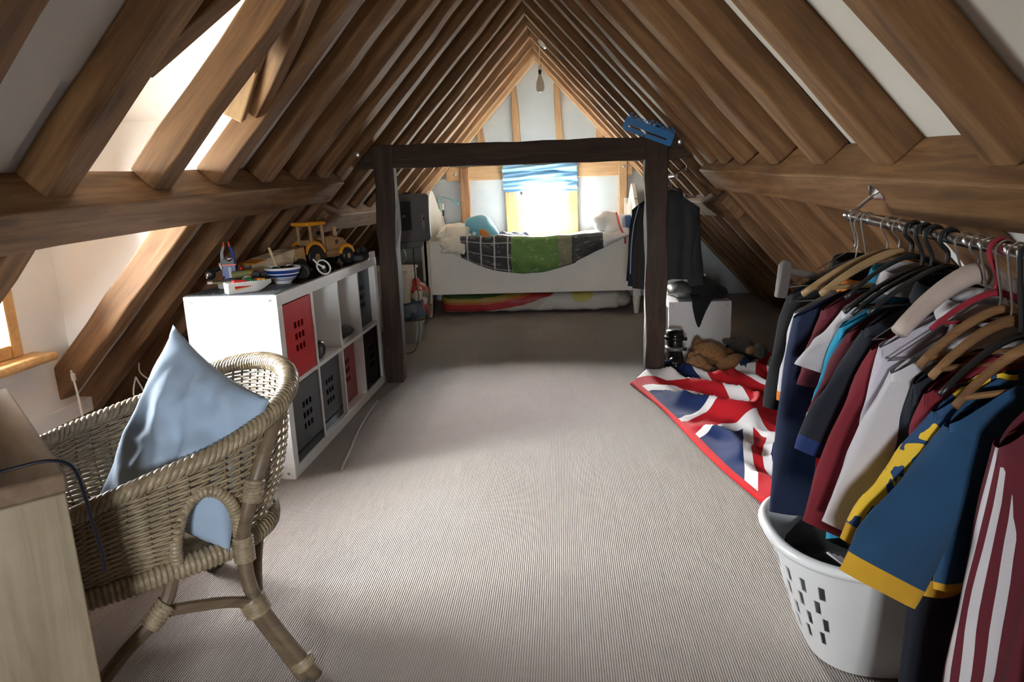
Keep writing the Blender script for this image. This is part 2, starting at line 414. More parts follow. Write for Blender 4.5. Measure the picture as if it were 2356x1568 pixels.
# ------------------------------------------------------------------ far gable wall with window_1
WY = 7.35
wb = MB()
gx0, gx1, gz0, gz1 = -.47, .075, .62, 1.36
apex = AZ+DZ+.05
def gable(mb, ya, yb, x0, x1, z0, z1, ax=AX, az=apex):
    xL = ax - az/S - .05; xR = ax + az/S + .05
    def top(x): return max(0, az - S*abs(x-ax))
    for (a, b) in [(xL, x0), (x1, ax if x1 < ax else x1), (x1, xR)]:
        if b-a > 1e-4: mb.prism([p for p in [(a, 0), (b, 0), (b, max(top(b), .001)), (a, max(top(a), .001))]] if not (a < ax < b) else [(a, 0), (b, 0), (b, max(top(b), .001)), (ax, az), (a, max(top(a), .001))], 'y', ya, yb)
    mb.box(x0, x1, ya, yb, 0, z0)
    mb.prism([(x0, z1), (x1, z1), (x1, top(x1)), (ax, az), (x0, top(x0))] if x0 < ax < x1 else [(x0, z1), (x1, z1), (x1, top(x1)), (x0, top(x0))], 'y', ya, yb)
gable(wb, WY, WY+.2, gx0, gx1, gz0, gz1)
wall_back = struct(wb.build('wall_back', PLASTERB, smooth=False), 'pale blue plaster gable wall with exposed oak studs')
def stud(x0a, x1a, za, x0b, x1b, zb, dep=.045, mat=OAKL, name='stud', ya=None):
    y = WY-dep if ya is None else ya
    P = [(x0a, y, za), (x1a, y, za), (x1a, WY+.01, za), (x0a, WY+.01, za), (x0b, y, zb), (x1b, y, zb), (x1b, WY+.01, zb), (x0b, WY+.01, zb)]
    return timber(name, P, (0, 0, 1), mat, wall_back, jit=.005, seg=8)
stud(-1.055, -.95, 0, -1.03, -.94, 1.37, .07, OAK)
stud(.60, .675, 0, .578, .668, 1.385, .07, OAKL)
stud(-.58, -.47, 0, -.57, -.475, 1.375, .05, OLDP, 'window_post')
stud(.075, .17, 0, .075, .165, 1.375, .05, OLDP, 'window_post')
stud(-.475, -.385, 1.37, -.485, -.43, 2.22, .05)
stud(-.03, .035, 1.37, -.06, .0, 2.28, .05)
stud(-.80, -.73, 1.37, -.86, -.79, 1.80, .05)
stud(.36, .43, 1.37, .36, .425, 1.80, .05)
timber('collar_beam', [(-1.18, WY-.055, 1.243), (-1.18, WY+.01, 1.243), (-1.18, WY+.01, 1.385), (-1.18, WY-.055, 1.385),
                       (.72, WY-.055, 1.243), (.72, WY+.01, 1.243), (.72, WY+.01, 1.385), (.72, WY-.055, 1.385)], (1, 0, 0), OAKL, wall_back, jit=.004, seg=10)
w1 = struct(thing('window_1', 'small pine casement window with four panes over the bed', None, ((gx0+gx1)/2, WY, gz0)))
for a, b in ((gx0, gx0+.032), (gx1-.03, gx1)):
    m_ = MB(); m_.box(a, b, WY-.012, WY+.12, gz0, gz1); m_.build('jamb', PINE, w1, bevel=.003)
for e, f in ((gz0, gz0+.03), (gz1-.03, gz1)):
    m_ = MB(); m_.box(gx0+.032, gx1-.03, WY-.012, WY+.12, e, f); m_.build('frame_rail', PINE, w1, bevel=.003)
ca, cb = gx0+.034, gx1-.032; cz0, cz1 = gz0+.032, gz1-.032
for a, b in ((ca, ca+.04), (cb-.035, cb)):
    m_ = MB(); m_.box(a, b, WY+.03, WY+.075, cz0, cz1); m_.build('casement_stile', PINE, w1, bevel=.003)
for e, f in ((cz0, cz0+.045), (cz1-.04, cz1)):
    m_ = MB(); m_.box(ca+.04, cb-.035, WY+.03, WY+.075, e, f); m_.build('casement_rail', PINE, w1, bevel=.003)
bx, bz = (ca+cb)/2, 1.005
PW = plain('pale_glazing_bar', (.8, .68, .45), .5)
m_ = MB(); m_.box(bx-.007, bx+.007, WY+.045, WY+.07, cz0+.045, cz1-.04); m_.build('glazing_bar', PW, w1, smooth=False)
for a, b in ((ca+.04, bx-.007), (bx+.007, cb-.035)):
    m_ = MB(); m_.box(a, b, WY+.046, WY+.069, bz-.006, bz+.006); m_.build('glazing_bar', PW, w1, smooth=False)
    for e, f in ((cz0+.045, bz-.006), (bz+.006, cz1-.04)):
        m_ = MB(); m_.box(a, b, WY+.056, WY+.06, e, f); m_.build('pane', GLASS, w1, smooth=False)
m_ = MB(); m_.box(ca+.012, ca+.028, WY+.012, WY+.03, 1.085, 1.16); m_.tube([(ca+.02, WY+.015, 1.13), (ca+.035, WY-.005, 1.125), (ca+.03, WY-.01, 1.075)], .006, 6)
lab(m_.build('handle', plain('dark_iron', (.03, .03, .035), .45, .7), w1), 'dark iron casement handle')
m_ = MB(); m_.tube([(bx-.14, WY+.005, gz0+.066), (bx+.12, WY+.005, gz0+.062)], .008, 6); m_.ell((bx-.14, WY+.005, gz0+.066), (.014, .01, .01), 8, 6)
m_.build('casement_stay', STEEL, w1)
# wall behind the camera with a window of its own
wf = MB(); gable(wf, Y0-.06, Y0+.05, -.48, .08, .86, 1.34)
struct(wf.build('wall_front', PLASTER, smooth=False), 'plaster gable wall behind the camera')
w3 = struct(thing('window_3', 'casement window in the gable behind the camera', None, (-.2, Y0, .86)))
for (a, b, e, f) in [(-.48, -.45, .86, 1.34), (.05, .08, .86, 1.34), (-.45, .05, .86, .89), (-.45, .05, 1.31, 1.34), (-.21, -.19, .89, 1.31)]:
    m_ = MB(); m_.box(a, b, Y0-.05, Y0+.06, e, f); m_.build('frame_bar', PINE, w3, bevel=.003)
# ------------------------------------------------------------------ dark oak frame across the room
fr = thing('post_and_beam_frame', 'dark old oak frame of two posts and a cross beam standing across the room', 'timber frame', (-.25, 4.2, 0))
def bpost(x0a, x1a, x0b, x1b):
    P = [(x0a, 4.145, 0), (x1a, 4.145, 0), (x1a, 4.265, 0), (x0a, 4.265, 0), (x0b, 4.14, 1.437), (x1b, 4.14, 1.437), (x1b, 4.262, 1.437), (x0b, 4.262, 1.437)]
    timber('post', P, (0, 0, 1), OAKD, fr, jit=.009, seg=12)
bpost(-1.116, -1.008, -1.096, -.972); bpost(.492, .610, .486, .613)
timber('cross_beam', [(-1.22, 4.165, 1.305), (-1.22, 4.25, 1.305), (-1.22, 4.25, 1.438), (-1.22, 4.165, 1.438),
                      (.745, 4.165, 1.30), (.745, 4.25, 1.30), (.745, 4.25, 1.425), (.745, 4.165, 1.425)], (1, 0, 0), OAKD, fr, jit=.007, seg=14)
def bolt(loc, ax, par):
    m_ = MB(); M_ = Vector((0, 0, 1)).rotation_difference(Vector(ax)).to_matrix()
    m_.lathe([(0, 0), (.018, 0), (.018, .006), (.012, .013), (0, .015)][::1], 12, loc, M_)
    lab(m_.build('bolt', STEEL, par), 'round steel bolt head')
bolt((-1.15, 4.018, 1.383), (0, -1, 0), ceiling); bolt((.655, 4.018, 1.385), (0, -1, 0), ceiling)
bolt((-1.078, 7.248, 1.31), (0, -1, 0), ceiling); bolt((.635, 7.248, 1.33), (0, -1, 0), ceiling)

# ------------------------------------------------------------------ white cube bookcase
BC = thing('cube_bookcase', 'white eight-cube bookcase with red and grey boxes beside the left rafters', 'bookcase', (-1.144, 2.684, 0), -.0082)
BT, BD = .048, .018; BL, BH, BW = 1.49, .79, .39
RWB = RW[BC.name]
def local(mb, name, mat, par=BC, **k): return mb.build(name, mat, par, world=False, **k)
m_ = MB(); m_.box(-BW, 0, 0, BL, BH-BT, BH); local(m_, 'top_panel', WHITE, bevel=.0015)
m_ = MB(); m_.box(-BW, 0, 0, BL, 0, BT); local(m_, 'bottom_panel', WHITE, bevel=.0015)
ends = []
for a in (0, BL-BT):
    m_ = MB(); m_.box(-BW, 0, a, a+BT, BT, BH-BT); ends.append(local(m_, 'end_panel', WHITE, bevel=.0015))
for k in (0, 1):
    for zz in (.028, .765) if k == 0 else (.765,):
        pass
for xx in (-.03, -.36):
    for zz in (.025, .768):
        m_ = MB(); m_.lathe([(0, 0), (.0065, 0), (.0065, .0012), (.004, .0015), (.0035, .0006), (0, .0005)], 12, (xx, 0, zz), Matrix.Rotation(math.pi/2, 3, 'X'))
        local(m_, 'bolt', STEEL)
CW = (BL-2*BT-3*BD)/4; CH = (BH-2*BT-BD)/2
cy0 = [BT + i*(CW+BD) for i in range(4)]; cz0_ = [BT, BT+CH+BD]
for i in range(3):
    m_ = MB(); m_.box(-BW+.002, -.002, cy0[i]+CW, cy0[i]+CW+BD, BT, BH-BT); local(m_, 'divider', WHITE, smooth=False)
for i in range(4):
    m_ = MB(); m_.box(-BW+.003, -.003, cy0[i], cy0[i]+CW, BT+CH, BT+CH+BD); local(m_, 'shelf', WHITE, smooth=False)
def perf(mb, us, vs, skip, P, t0, t1):
    """perforated plate: P(u,v,t)->point; cells in skip are holes"""
    nu, nv = len(us)-1, len(vs)-1
    hole = lambda i, j: (i < 0 or j < 0 or i >= nu or j >= nv or (i, j) in skip)
    for i in range(nu):
        for j in range(nv):
            if hole(i, j): continue
            a, b, c_, d_ = (us[i], vs[j]), (us[i+1], vs[j]), (us[i+1], vs[j+1]), (us[i], vs[j+1])
            mb.add([P(*q, t1) for q in (a, b, c_, d_)], [(0, 1, 2, 3)])
            mb.add([P(*q, t0) for q in (d_, c_, b, a)], [(0, 1, 2, 3)])
            for (p, q, ii, jj) in ((a, b, i, j-1), (b, c_, i+1, j), (c_, d_, i, j+1), (d_, a, i-1, j)):
                if hole(ii, jj): mb.add([P(*p, t0), P(*q, t0), P(*q, t1), P(*p, t1)], [(0, 1, 2, 3)])
def lines(c0, w_, gap, n):   # hole borders
    out = []
    for i in range(n): out += [c0 + i*(w_+gap), c0 + i*(w_+gap) + w_]
    return out
RED = plain('red_lacquer', (.52, .006, .008), .32, var=.05)
REDD = plain('dull_red_lacquer', (.26, .018, .026), .32, var=.05)
SLATE = plain('slate_grey_plastic', (.040, .048, .058), .38, var=.06)
SLATEB = plain('slate_blue_plastic', (.045, .06, .085), .4, var=.06)
GLOSSK = plain('gloss_black_plastic', (.008, .008, .010), .10, var=.02)
def store_box(col, row, rec, mat, label, w_=None, yoff=0, lip=False):
    y0 = cy0[col]+.004+yoff; bw = (CW-.008) if w_ is None else w_; bh = CH-.008; z0 = cz0_[row]+.001
    b = thing('storage_box', label, 'storage box', RWB @ V(-.19-rec/2, y0+bw/2, z0), -.0082, 'storage boxes with square holes in the white bookcase')
    xf = .188 - rec/2; dp = (.36-rec)
    us = [-bw/2, bw/2]; hu = lines(-.052, .026, .013, 3); us = sorted(us + hu)
    vs = [0, bh]; hv = lines(bh*.34, .028, .022, 3); vs = sorted(vs + hv)
    skip = {(1+2*i, 1+2*j) for i in range(3) for j in range(3)}
    m_ = MB(); perf(m_, us, vs, skip, lambda u, v, t: (t, u, v), xf-.006, xf)
    local(m_, 'front_panel', mat, b, smooth=False)
    m_ = MB(); m_.box(xf-dp, xf-.006, -bw/2, -bw/2+.005, 0, bh); m_.box(xf-dp, xf-.006, bw/2-.005, bw/2, 0, bh)
    m_.box(xf-dp, xf-.006, -bw/2+.005, bw/2-.005, 0, .005); m_.box(xf-dp, xf-dp+.005, -bw/2+.005, bw/2-.005, .005, bh)
    local(m_, 'body', mat, b, smooth=False)
    if lip:
        m_ = MB(); m_.obox((xf+.0015, 0, bh*.13), (.003, bw*.98, .012)); local(m_, 'groove_strip', GLOSSK, b, smooth=False)
    return b
store_box(0, 1, .004, RED, 'bright red storage box in the top row of the white bookcase')
store_box(0, 0, .004, SLATE, 'dark slate storage box in the bottom cube nearest the wicker chair', lip=True)
store_box(1, 0, .022, SLATE, 'dark slate storage box beside the dull red box in the bottom row', lip=True)
store_box(2, 0, .05, REDD, 'dull red storage box in the bottom row of the bookcase')
store_box(3, 0, .006, GLOSSK, 'glossy black storage box in the bottom cube beside the dark post')
store_box(3, 1, .036, SLATEB, 'blue-grey storage box set back in the top cube beside the dark post')
# things in the open cubes
TY = thing('toy_motorbike', 'small black toy motorbike with a silver hub in the open cube', 'toy', RWB @ V(-.026, cy0[1]+.078, cz0_[1]+.002))
m_ = MB(); R90 = Matrix.Rotation(math.radians(80), 3, 'Z') @ Matrix.Rotation(math.pi/2, 3, 'X')
pr = [(.018, -.014), (.036, -.014), (.042, -.010)]
for i in range(18):
    pass
m_.lathe([(.018, -.014), (.036, -.014), (.041, -.010), (.041, .010), (.036, .014), (.018, .014), (.018, -.014)], 24, (0, 0, .0445), R90)
for i in range(18):
    th = i/18*2*math.pi; p = R90 @ V(.042*math.cos(th), .042*math.sin(th), 0) + V(0, 0, .0445); m_.obox(p, (.006, .02, .006), (0, -th, math.radians(80)-math.pi/2))
local(m_, 'tyre', BLACKP, TY)
m_ = MB(); m_.lathe([(0, -.010), (.018, -.012), (.018, .012), (0, .010)], 16, (0, 0, .0445), R90); local(m_, 'hub', CHROME, TY)
m_ = MB(); m_.tube([(-.012, .0, .05), (-.02, .005, .085), (-.03, .01, .10)], [.008, .012, .010], 8); m_.obox((-.02, .0, .104), (.014, .05, .018), (0, .3, .2)); local(m_, 'fork', BLACKP, TY)
CP = thing('olive_toy_hull', 'dark olive pointed toy hull lying on paper in the open cube', 'toy', RWB @ V(-.075, cy0[2]+.215, cz0_[1]+.012))
m_ = MB()
def hull(u, v):
    a = (u-.5)*2; w_ = .05*(1-abs(a)**2.2); th = v*2*math.pi
    return (w_*math.cos(th)*1.3, a*.12, .018+.02*math.sin(th)*(1-abs(a)**3) + .012*a)
m_.grid(hull, 16, 14); local(m_, 'hull', plain('olive_dark_plastic', (.035, .036, .028), .3), CP, smooth='all')
m_ = MB(); m_.ell((0, .02, .036), (.03, .05, .014)); local(m_, 'cockpit', plain('olive_grey', (.12, .12, .10), .3), CP)
PPR = MB(); PPR.box(-.07, .09, -.13, .11, 0, .010)
pp_ = PPR.build('paper_stack', plain('paper', (.78, .79, .80), .7), smooth=False); pp_.location = RWB @ V(-.13, cy0[2]+.20, cz0_[1]+.001); pp_.rotation_euler[2] = .12
tag(pp_, 'sheet of white paper under the olive toy hull in the open cube', 'paper')

# ------------------------------------------------------------------ on top of the bookcase (z = .79)
ZT = .7905
gs = MB(); gs.box(-.37, -.012, .30, 1.40, 0, .004)
go = gs.build('glass_sheet', plain('smoked_glass', (.030, .024, .020), .07, var=.02), smooth=False); go.location = RWB @ V(0, 0, ZT); go.rotation_euler[2] = -.0082
tag(go, 'thin dark glossy sheet lying on top of the white bookcase', 'sheet')
BP = thing('brick_baseplate', 'dark grey studded building plate on the near end of the white bookcase', 'building plate', RWB @ V(-.20, .17, ZT), -.0082)
PLG = plain('brick_dark_grey', (.075, .082, .09), .35)
m_ = MB(); m_.box(-.185, .19, -.165, .12, 0, .003); local(m_, 'plate', PLG, BP, smooth=False)
m_ = MB()
for i in range(46):
    for j in range(35):
        if i > 0 and j > 3 and i < 44 and (i*j) % 3: continue
        x_, y_ = -.181+i*.008, -.161+j*.008
        n = 6; vs = []
        for zz in (.003, .0048):
            for q in range(n): vs.append((x_+.0025*math.cos(q*math.pi/3), y_+.0025*math.sin(q*math.pi/3), zz))
        m_.add(vs, [(6, 7, 8, 9, 10, 11)] + [(q, (q+1) % 6, 6+(q+1) % 6, 6+q) for q in range(6)])
stuff(local(m_, 'studs', PLG, BP, smooth=False))
YEL = plain('brick_yellow', (.75, .42, .02), .35); ORA = plain('brick_orange', (.75, .10, .015), .35)
BLU = plain('brick_blue', (.015, .06, .36), .35); GRN = plain('brick_green', (.01, .14, .05), .35); LGR = plain('brick_light_grey', (.42, .43, .44), .35)
OLV = plain('brick_olive', (.22, .22, .09), .4); RDB = plain('brick_red', (.55, .02, .015), .35); WHB = plain('brick_white', (.82, .82, .80), .3)
def studs(mb, x0, x1, y, z, n, r=.003):
    for i in range(n): mb.lathe([(r, 0), (r, .0022), (0, .0022)], 6, (lerp(x0, x1, i/(max(1, n-1))), y, z))
def bricks(name, par, mat, L):
    for (cx, cy, cz, sx, sy, sz, *rt) in L:
        m_ = MB(); m_.obox((cx, cy, cz), (sx, sy, sz), rt[0] if rt else (0, 0, 0)); local(m_, name, mat, par, smooth=False, bevel=.0006)
# boat
BO = thing('toy_boat', 'white toy brick boat with red and yellow stripes at the bookcase edge', 'toy boat', (-1.30, 2.775, ZT+.005), .72)
m_ = MB()
def boat(u, v):
    x_ = -.085 + .185*u; w_ = .034*(1 if u < .55 else max(0.02, 1-((u-.55)/.45)**1.7)); k = abs(v*2-1)
    s_ = -1 if v < .5 else 1
    top_ = .042; b0 = .0 + (.028*max(0, (u-.6)/.4)**1.5)
    prof = [(1.0, top_), (.96, .02), (.8, b0), (0, b0)]
    t = (1-k)*3; i = min(2, int(t)); f = t-i
    a = lerp(prof[i][0], prof[i+1][0], f); zz = lerp(prof[i][1], prof[i+1][1], f)
    return (x_, s_*w_*a, max(zz, b0))
m_.grid(boat, 22, 12); m_.add([boat(0, j/12) for j in range(13)], [tuple(range(13))]); m_.add([boat(i/22, 0) for i in range(23)] + [boat(i/22, 1) for i in range(22, -1, -1)], [tuple(range(46))])
local(m_, 'hull', WHB, BO)
m_ = MB(); m_.add([(-.06, -.0346, .030), (.015, -.0346, .026), (.015, -.0346, .0255), (-.06, -.0346, .019)], [(0, 1, 2, 3)]); local(m_, 'red_stripe', RDB, BO, smooth=False)
m_ = MB(); m_.add([(-.058, -.0345, .0185), (.0, -.0345, .0225), (.0, -.0345, .0215), (-.058, -.0345, .014)], [(0, 1, 2, 3)]); local(m_, 'yellow_stripe', YEL, BO, smooth=False)
m_ = MB(); studs(m_, -.08, .06, -.028, .042, 17, .0025); studs(m_, -.08, .06, .028, .042, 17, .0025); stuff(local(m_, 'studs', WHB, BO))
bricks('deck_brick', BO, RDB, [(-.03, 0, .046, .05, .03, .008), (.045, .005, .046, .03, .012, .008)])
bricks('deck_brick', BO, GRN, [(.005, .012, .048, .03, .03, .012), (.02, -.012, .045, .02, .02, .006)])
bricks('deck_brick', BO, YEL, [(.055, -.010, .046, .03, .008, .006)])
# spaceship
SH = thing('toy_spaceship', 'olive and grey toy brick spaceship behind the white toy boat', 'toy spaceship', (-1.40, 2.90, ZT+.005), .5)
m_ = MB(); m_.prism([(-.10, -.02), (-.03, -.045), (.07, -.045), (.07, .045), (-.03, .045), (-.10, .02)], 'z', .026, .034); local(m_, 'wing_plate', OLV, SH, smooth=False)
bricks('body_brick', SH, LGR, [(-.02, 0, .016, .12, .03, .02), (.04, -.02, .042, .03, .02, .016), (-.05, .01, .012, .05, .02, .024)])
bricks('cannon', SH, WHB, [(-.105, -.012, .03, .03, .008, .008), (-.105, .012, .03, .03, .008, .008)])
m_ = MB(); m_.tube([(-.02, 0, .055), (.05, 0, .06)], [.016, .014], 10); local(m_, 'engine', OLV, SH)
m_ = MB(); m_.tube([(.05, 0, .06), (.068, 0, .061)], [.015, .015], 10); local(m_, 'nozzle', plain('brick_gold', (.45, .28, .04), .3, .6), SH)
bricks('dark_brick', SH, BLACKP, [(.075, 0, .05, .03, .05, .03), (.10, .02, .03, .05, .03, .05), (.0, -.03, .012, .02, .012, .024)])
# robot
RB = thing('toy_robot', 'blue and white toy brick robot with orange-tipped horns on the bookcase', 'toy robot', (-1.465, 2.97, ZT), .35)
bricks('leg', RB, BLU, [(-.014, 0, .02, .018, .026, .04), (.018, 0, .02, .018, .026, .04)])
bricks('torso_brick', RB, BLU, [(0, 0, .075, .055, .036, .05), (0, -.004, .055, .04, .03, .03)])
bricks('chest_plate', RB, LGR, [(.006, -.022, .066, .014, .008, .05)])
bricks('belt', RB, ORA, [(0, -.003, .098, .064, .036, .007)])
bricks('head', RB, BLACKP, [(0, 0, .112, .05, .034, .022)])
m_ = MB(); m_.ell((.006, -.006, .124), (.018, .018, .014)); local(m_, 'visor', CHROME, RB)
for sx in (-1, 1):
    m_ = MB(); m_.tube([(sx*.024, 0, .10), (sx*.022, 0, .15), (sx*.012, 0, .178)], [.009, .007, .005], 7); h_ = local(m_, 'horn', BLU if sx > 0 else LGR, RB)
    m_ = MB(); m_.tube([(sx*.012, 0, .178), (sx*.010, 0, .198)], [.006, .002], 7); local(m_, 'horn_tip', ORA, h_)
m_ = MB(); m_.lathe([(.010, -.004), (.016, -.004), (.016, .004), (.010, .004)], 14, (-.03, -.016, .094), Matrix.Rotation(1.3, 3, 'Y')); local(m_, 'shoulder_ring', WHB, RB)
m_ = MB(); m_.tube([(-.03, -.006, .09), (-.062, -.02, .075)], .010, 8); m_.ell((-.075, -.028, .062), (.022, .016, .024)); local(m_, 'arm', BLACKP, RB)
m_ = MB(); m_.ell((-.085, -.038, .06), (.013, .010, .018)); local(m_, 'claw', CHROME, RB)
m_ = MB(); m_.ell((.052, -.02, .078), (.007, .007, .011)); local(m_, 'red_light', RDB, RB)
# bowl
BW_ = thing('striped_bowl', 'blue and white striped bowl full of dark balls on the bookcase', 'bowl', (-1.245, 3.02, ZT+.004))
bp = [(.0, .004), (.030, .004), (.034, 0), (.036, .006), (.055, .022), (.070, .042), (.078, .064), (.081, .072), (.079, .073), (.074, .062), (.060, .035), (.035, .016), (0, .013)]
def stripe_mat():
    m, nt, b = _nt('blue_striped_glaze'); tc = _n(nt, 'ShaderNodeTexCoord'); sx = _n(nt, 'ShaderNodeSeparateXYZ'); nt.links.new(tc.outputs['Object'], sx.inputs[0])
    mr = _n(nt, 'ShaderNodeMapRange'); mr.inputs[2].default_value = .08; nt.links.new(sx.outputs[2], mr.inputs[0])
    wh, bl = (.78, .80, .84), (.012, .045, .23)
    r = _n(nt, 'ShaderNodeValToRGB'); r.color_ramp.interpolation = 'CONSTANT'; e = r.color_ramp.elements
    st = [(0, wh), (.20, bl), (.24, wh), (.30, bl), (.33, wh), (.40, bl), (.53, wh), (.59, bl), (.78, wh)]
    while len(e) < len(st): e.new(.5)
    for el, (p, c_) in zip(e, st): el.position = p; el.color = (*c_, 1)
    nt.links.new(mr.outputs[0], r.inputs[0]); nt.links.new(r.outputs[0], b.inputs['Base Color']); b.inputs['Roughness'].default_value = .12; return m
m_ = MB(); m_.lathe(bp, 32); local(m_, 'bowl', stripe_mat(), BW_)
for k, (x_, y_, r_) in enumerate([(-.028, -.01, .02), (.012, -.03, .019), (.03, .01, .022), (-.01, .03, .02), (.0, .0, .02), (-.045, .02, .016), (.045, -.02, .015)]):
    m_ = MB(); m_.ell((-1.245+x_, 3.02+y_, ZT+.06), (r_, r_, r_), 12, 8)
    tag(m_.build('marble_ball', GLOSSK if k % 3 else plain('dark_green_glass', (.01, .05, .03), .15)), 'shiny dark ball heaped in the striped bowl', 'ball', 'dark balls in the striped bowl')
m_ = MB(); m_.tube([(-1.262, 3.03, ZT+.03), (-1.288, 3.0, ZT+.165)], .006, 8)
tag(m_.build('wooden_stick', plain('pale_dowel', (.62, .47, .30), .6)), 'pale wooden stick standing in the striped bowl', 'stick')
# cream wooden trailer
CRM = plain('cream_ply', (.68, .55, .38), .55, var=.05); CRM2 = plain('honey_wood', (.42, .26, .11), .5, var=.12, vscale=30); ORW = plain('orange_painted_wood', (.62, .24, .02), .4)
TR = thing('toy_trailer', 'cream wooden toy trailer with orange rails behind the striped bowl', 'toy trailer', (-1.405, 3.245, ZT+.004), 1.20)
m_ = MB(); m_.prism([(-.16, .015), (.12, .05), (.14, .115), (-.14, .075)], 'y', -.045, -.037); m_.prism([(-.16, .015), (.12, .05), (.14, .115), (-.14, .075)], 'y', .037, .045); local(m_, 'side_board', CRM, TR, smooth=False, bevel=.002)
m_ = MB(); m_.prism([(-.155, .02), (.118, .052), (.118, .060), (-.155, .028)], 'y', -.037, .037); local(m_, 'floor_board', CRM2, TR, smooth=False)
m_ = MB(); m_.obox((.172, 0, .085), (.07, .10, .075), (0, -.14, 0)); local(m_, 'end_block', CRM2, TR, smooth=False, bevel=.003)
for k, (a, b, za, zb) in enumerate([(-.135, -.06, .080, .092), (-.055, .04, .093, .106), (.045, .135, .107, .120)]):
    m_ = MB(); m_.prism([(a, za-.004), (b, zb-.004), (b, zb+.002), (a, za+.002)], 'y', -.05, .05); local(m_, 'rail', ORW if k == 0 else CRM, TR, smooth=False)
for sy in (-.055, .055):
    m_ = MB(); m_.lathe([(0, -.012), (.034, -.012), (.036, -.008), (.036, .008), (.034, .012), (0, .012)], 20, (.16, sy, .037), Matrix.Rotation(math.pi/2, 3, 'X')); local(m_, 'wheel', BLACKP, TR)
# black soft pouch behind bowl
m_ = MB(); m_.ell((-1.205, 3.145, ZT+.037), (.032, .045, .035), 14, 10)
for i, q in enumerate(m_.v): m_.v[i] = tuple(Vector(q) + Vector((0, 0, .012*noise.noise(Vector(q)*22))))
tag(m_.build('black_pouch', fabric('black_cloth', (.010, .010, .011))), 'small black cloth pouch slumped behind the striped bowl', 'pouch')
# wooden tractor
TC = thing('wooden_tractor', 'wooden toy tractor with yellow roof and mudguards on the bookcase', 'toy tractor', (-1.285, 3.66, ZT+.004), 1.20)
WDT = wood('toy_beech', (.26, .14, .06), (.36, .21, .10), (.44, .28, .15), rnd=False, blotch=.3, knots=False, rough=.5)
YOW = plain('yellow_orange_paint', (.72, .30, .015), .38)
m_ = MB(); m_.box(-.15, .19, -.03, .03, .045, .085); local(m_, 'chassis', WDT, TC, bevel=.003)
m_ = MB(); m_.prism([(.0, .085), (.17, .085), (.185, .11), (.15, .142), (.06, .16), (.0, .155)], 'y', -.034, .034); local(m_, 'bonnet', WDT, TC, bevel=.006)
m_ = MB(); m_.tube([(.12, 0, .14), (.12, 0, .205)], .012, 10); local(m_, 'exhaust', WDT, TC)
for sx in (-.115, -.02):
    for sy in (-.04, .04):
        m_ = MB(); m_.tube([(sx, sy, .085), (sx*.93-.012, sy, .225)], .0085, 8); local(m_, 'cab_post', WDT, TC)
m_ = MB(); m_.obox((-.08, 0, .232), (.15, .11, .020)); local(m_, 'roof', YOW, TC, bevel=.007)
m_ = MB(); m_.box(-.12, -.05, -.032, .032, .085, .10); m_.box(-.13, -.11, -.032, .032, .085, .15); local(m_, 'seat', WDT, TC, bevel=.004)
m_ = MB(); m_.lathe([(.016, -.003), (.022, -.003), (.022, .003), (.016, .003), (.016, -.003)], 16, (.005, 0, .175), Matrix.Rotation(.6, 3, 'Y')); m_.tube([(.01, 0, .13), (.003, 0, .175)], .003, 6); local(m_, 'steering_wheel', BLACKP, TC)
for (wx, r_) in ((-.11, .062), (.145, .045)):
    for sy in (-.052, .052):
        m_ = MB(); m_.lathe([(r_*.5, -.016), (r_*.9, -.016), (r_, -.010), (r_, .010), (r_*.9, .016), (r_*.5, .016)], 24, (wx, sy, r_), Matrix.Rotation(math.pi/2, 3, 'X')); wh_ = local(m_, 'wheel', BLACKP, TC)
        m_ = MB(); m_.lathe([(0, -.018), (r_*.22, -.018), (r_*.5, -.012), (r_*.5, .012), (r_*.22, .018), (0, .018)], 20, (wx, sy, r_), Matrix.Rotation(math.pi/2, 3, 'X')); local(m_, 'hub', WDT, wh_)
        arc = [(wx+(r_+.012)*math.cos(t), sy, r_+(r_+.012)*math.sin(t)) for t in [math.radians(a) for a in range(15, 166, 15)]]
        m_ = MB(); m_.tube(arc, .011, 8, flat=1, upv=(0, 1, 0)); local(m_, 'mudguard', YOW, TC)
m_ = MB()
for k in range(5): m_.ell((.09+.008*math.cos(k*1.26), -.0345, .125+.008*math.sin(k*1.26)), (.006, .001, .006), 8, 5)
local(m_, 'emblem', plain('dark_brown_print', (.05, .025, .012), .5), TC)
# white bicycle-like toy wheel
WW = thing('toy_wheel_stand', 'white toy wheel on a fork leaning beside the wooden tractor', 'toy wheel', (-1.155, 3.30, ZT+.004), .95)
Mw = Matrix.Rotation(math.radians(65), 3, 'X')
def ring_pts(R, n=28): return [Mw @ V(R*math.cos(2*math.pi*i/n), R*math.sin(2*math.pi*i/n), 0) + V(0, 0, .036) for i in range(n)]
m_ = MB(); m_.tube(ring_pts(.036), .0042, 8, closed=True); local(m_, 'rim', WHB, WW, smooth='all')
m_ = MB(); m_.tube([(0, 0, .036), (-.03, .005, .055), (-.05, .006, .078)], .0045, 7); m_.ell((0, 0, .036), (.009, .007, .009)); local(m_, 'fork', WHB, WW)
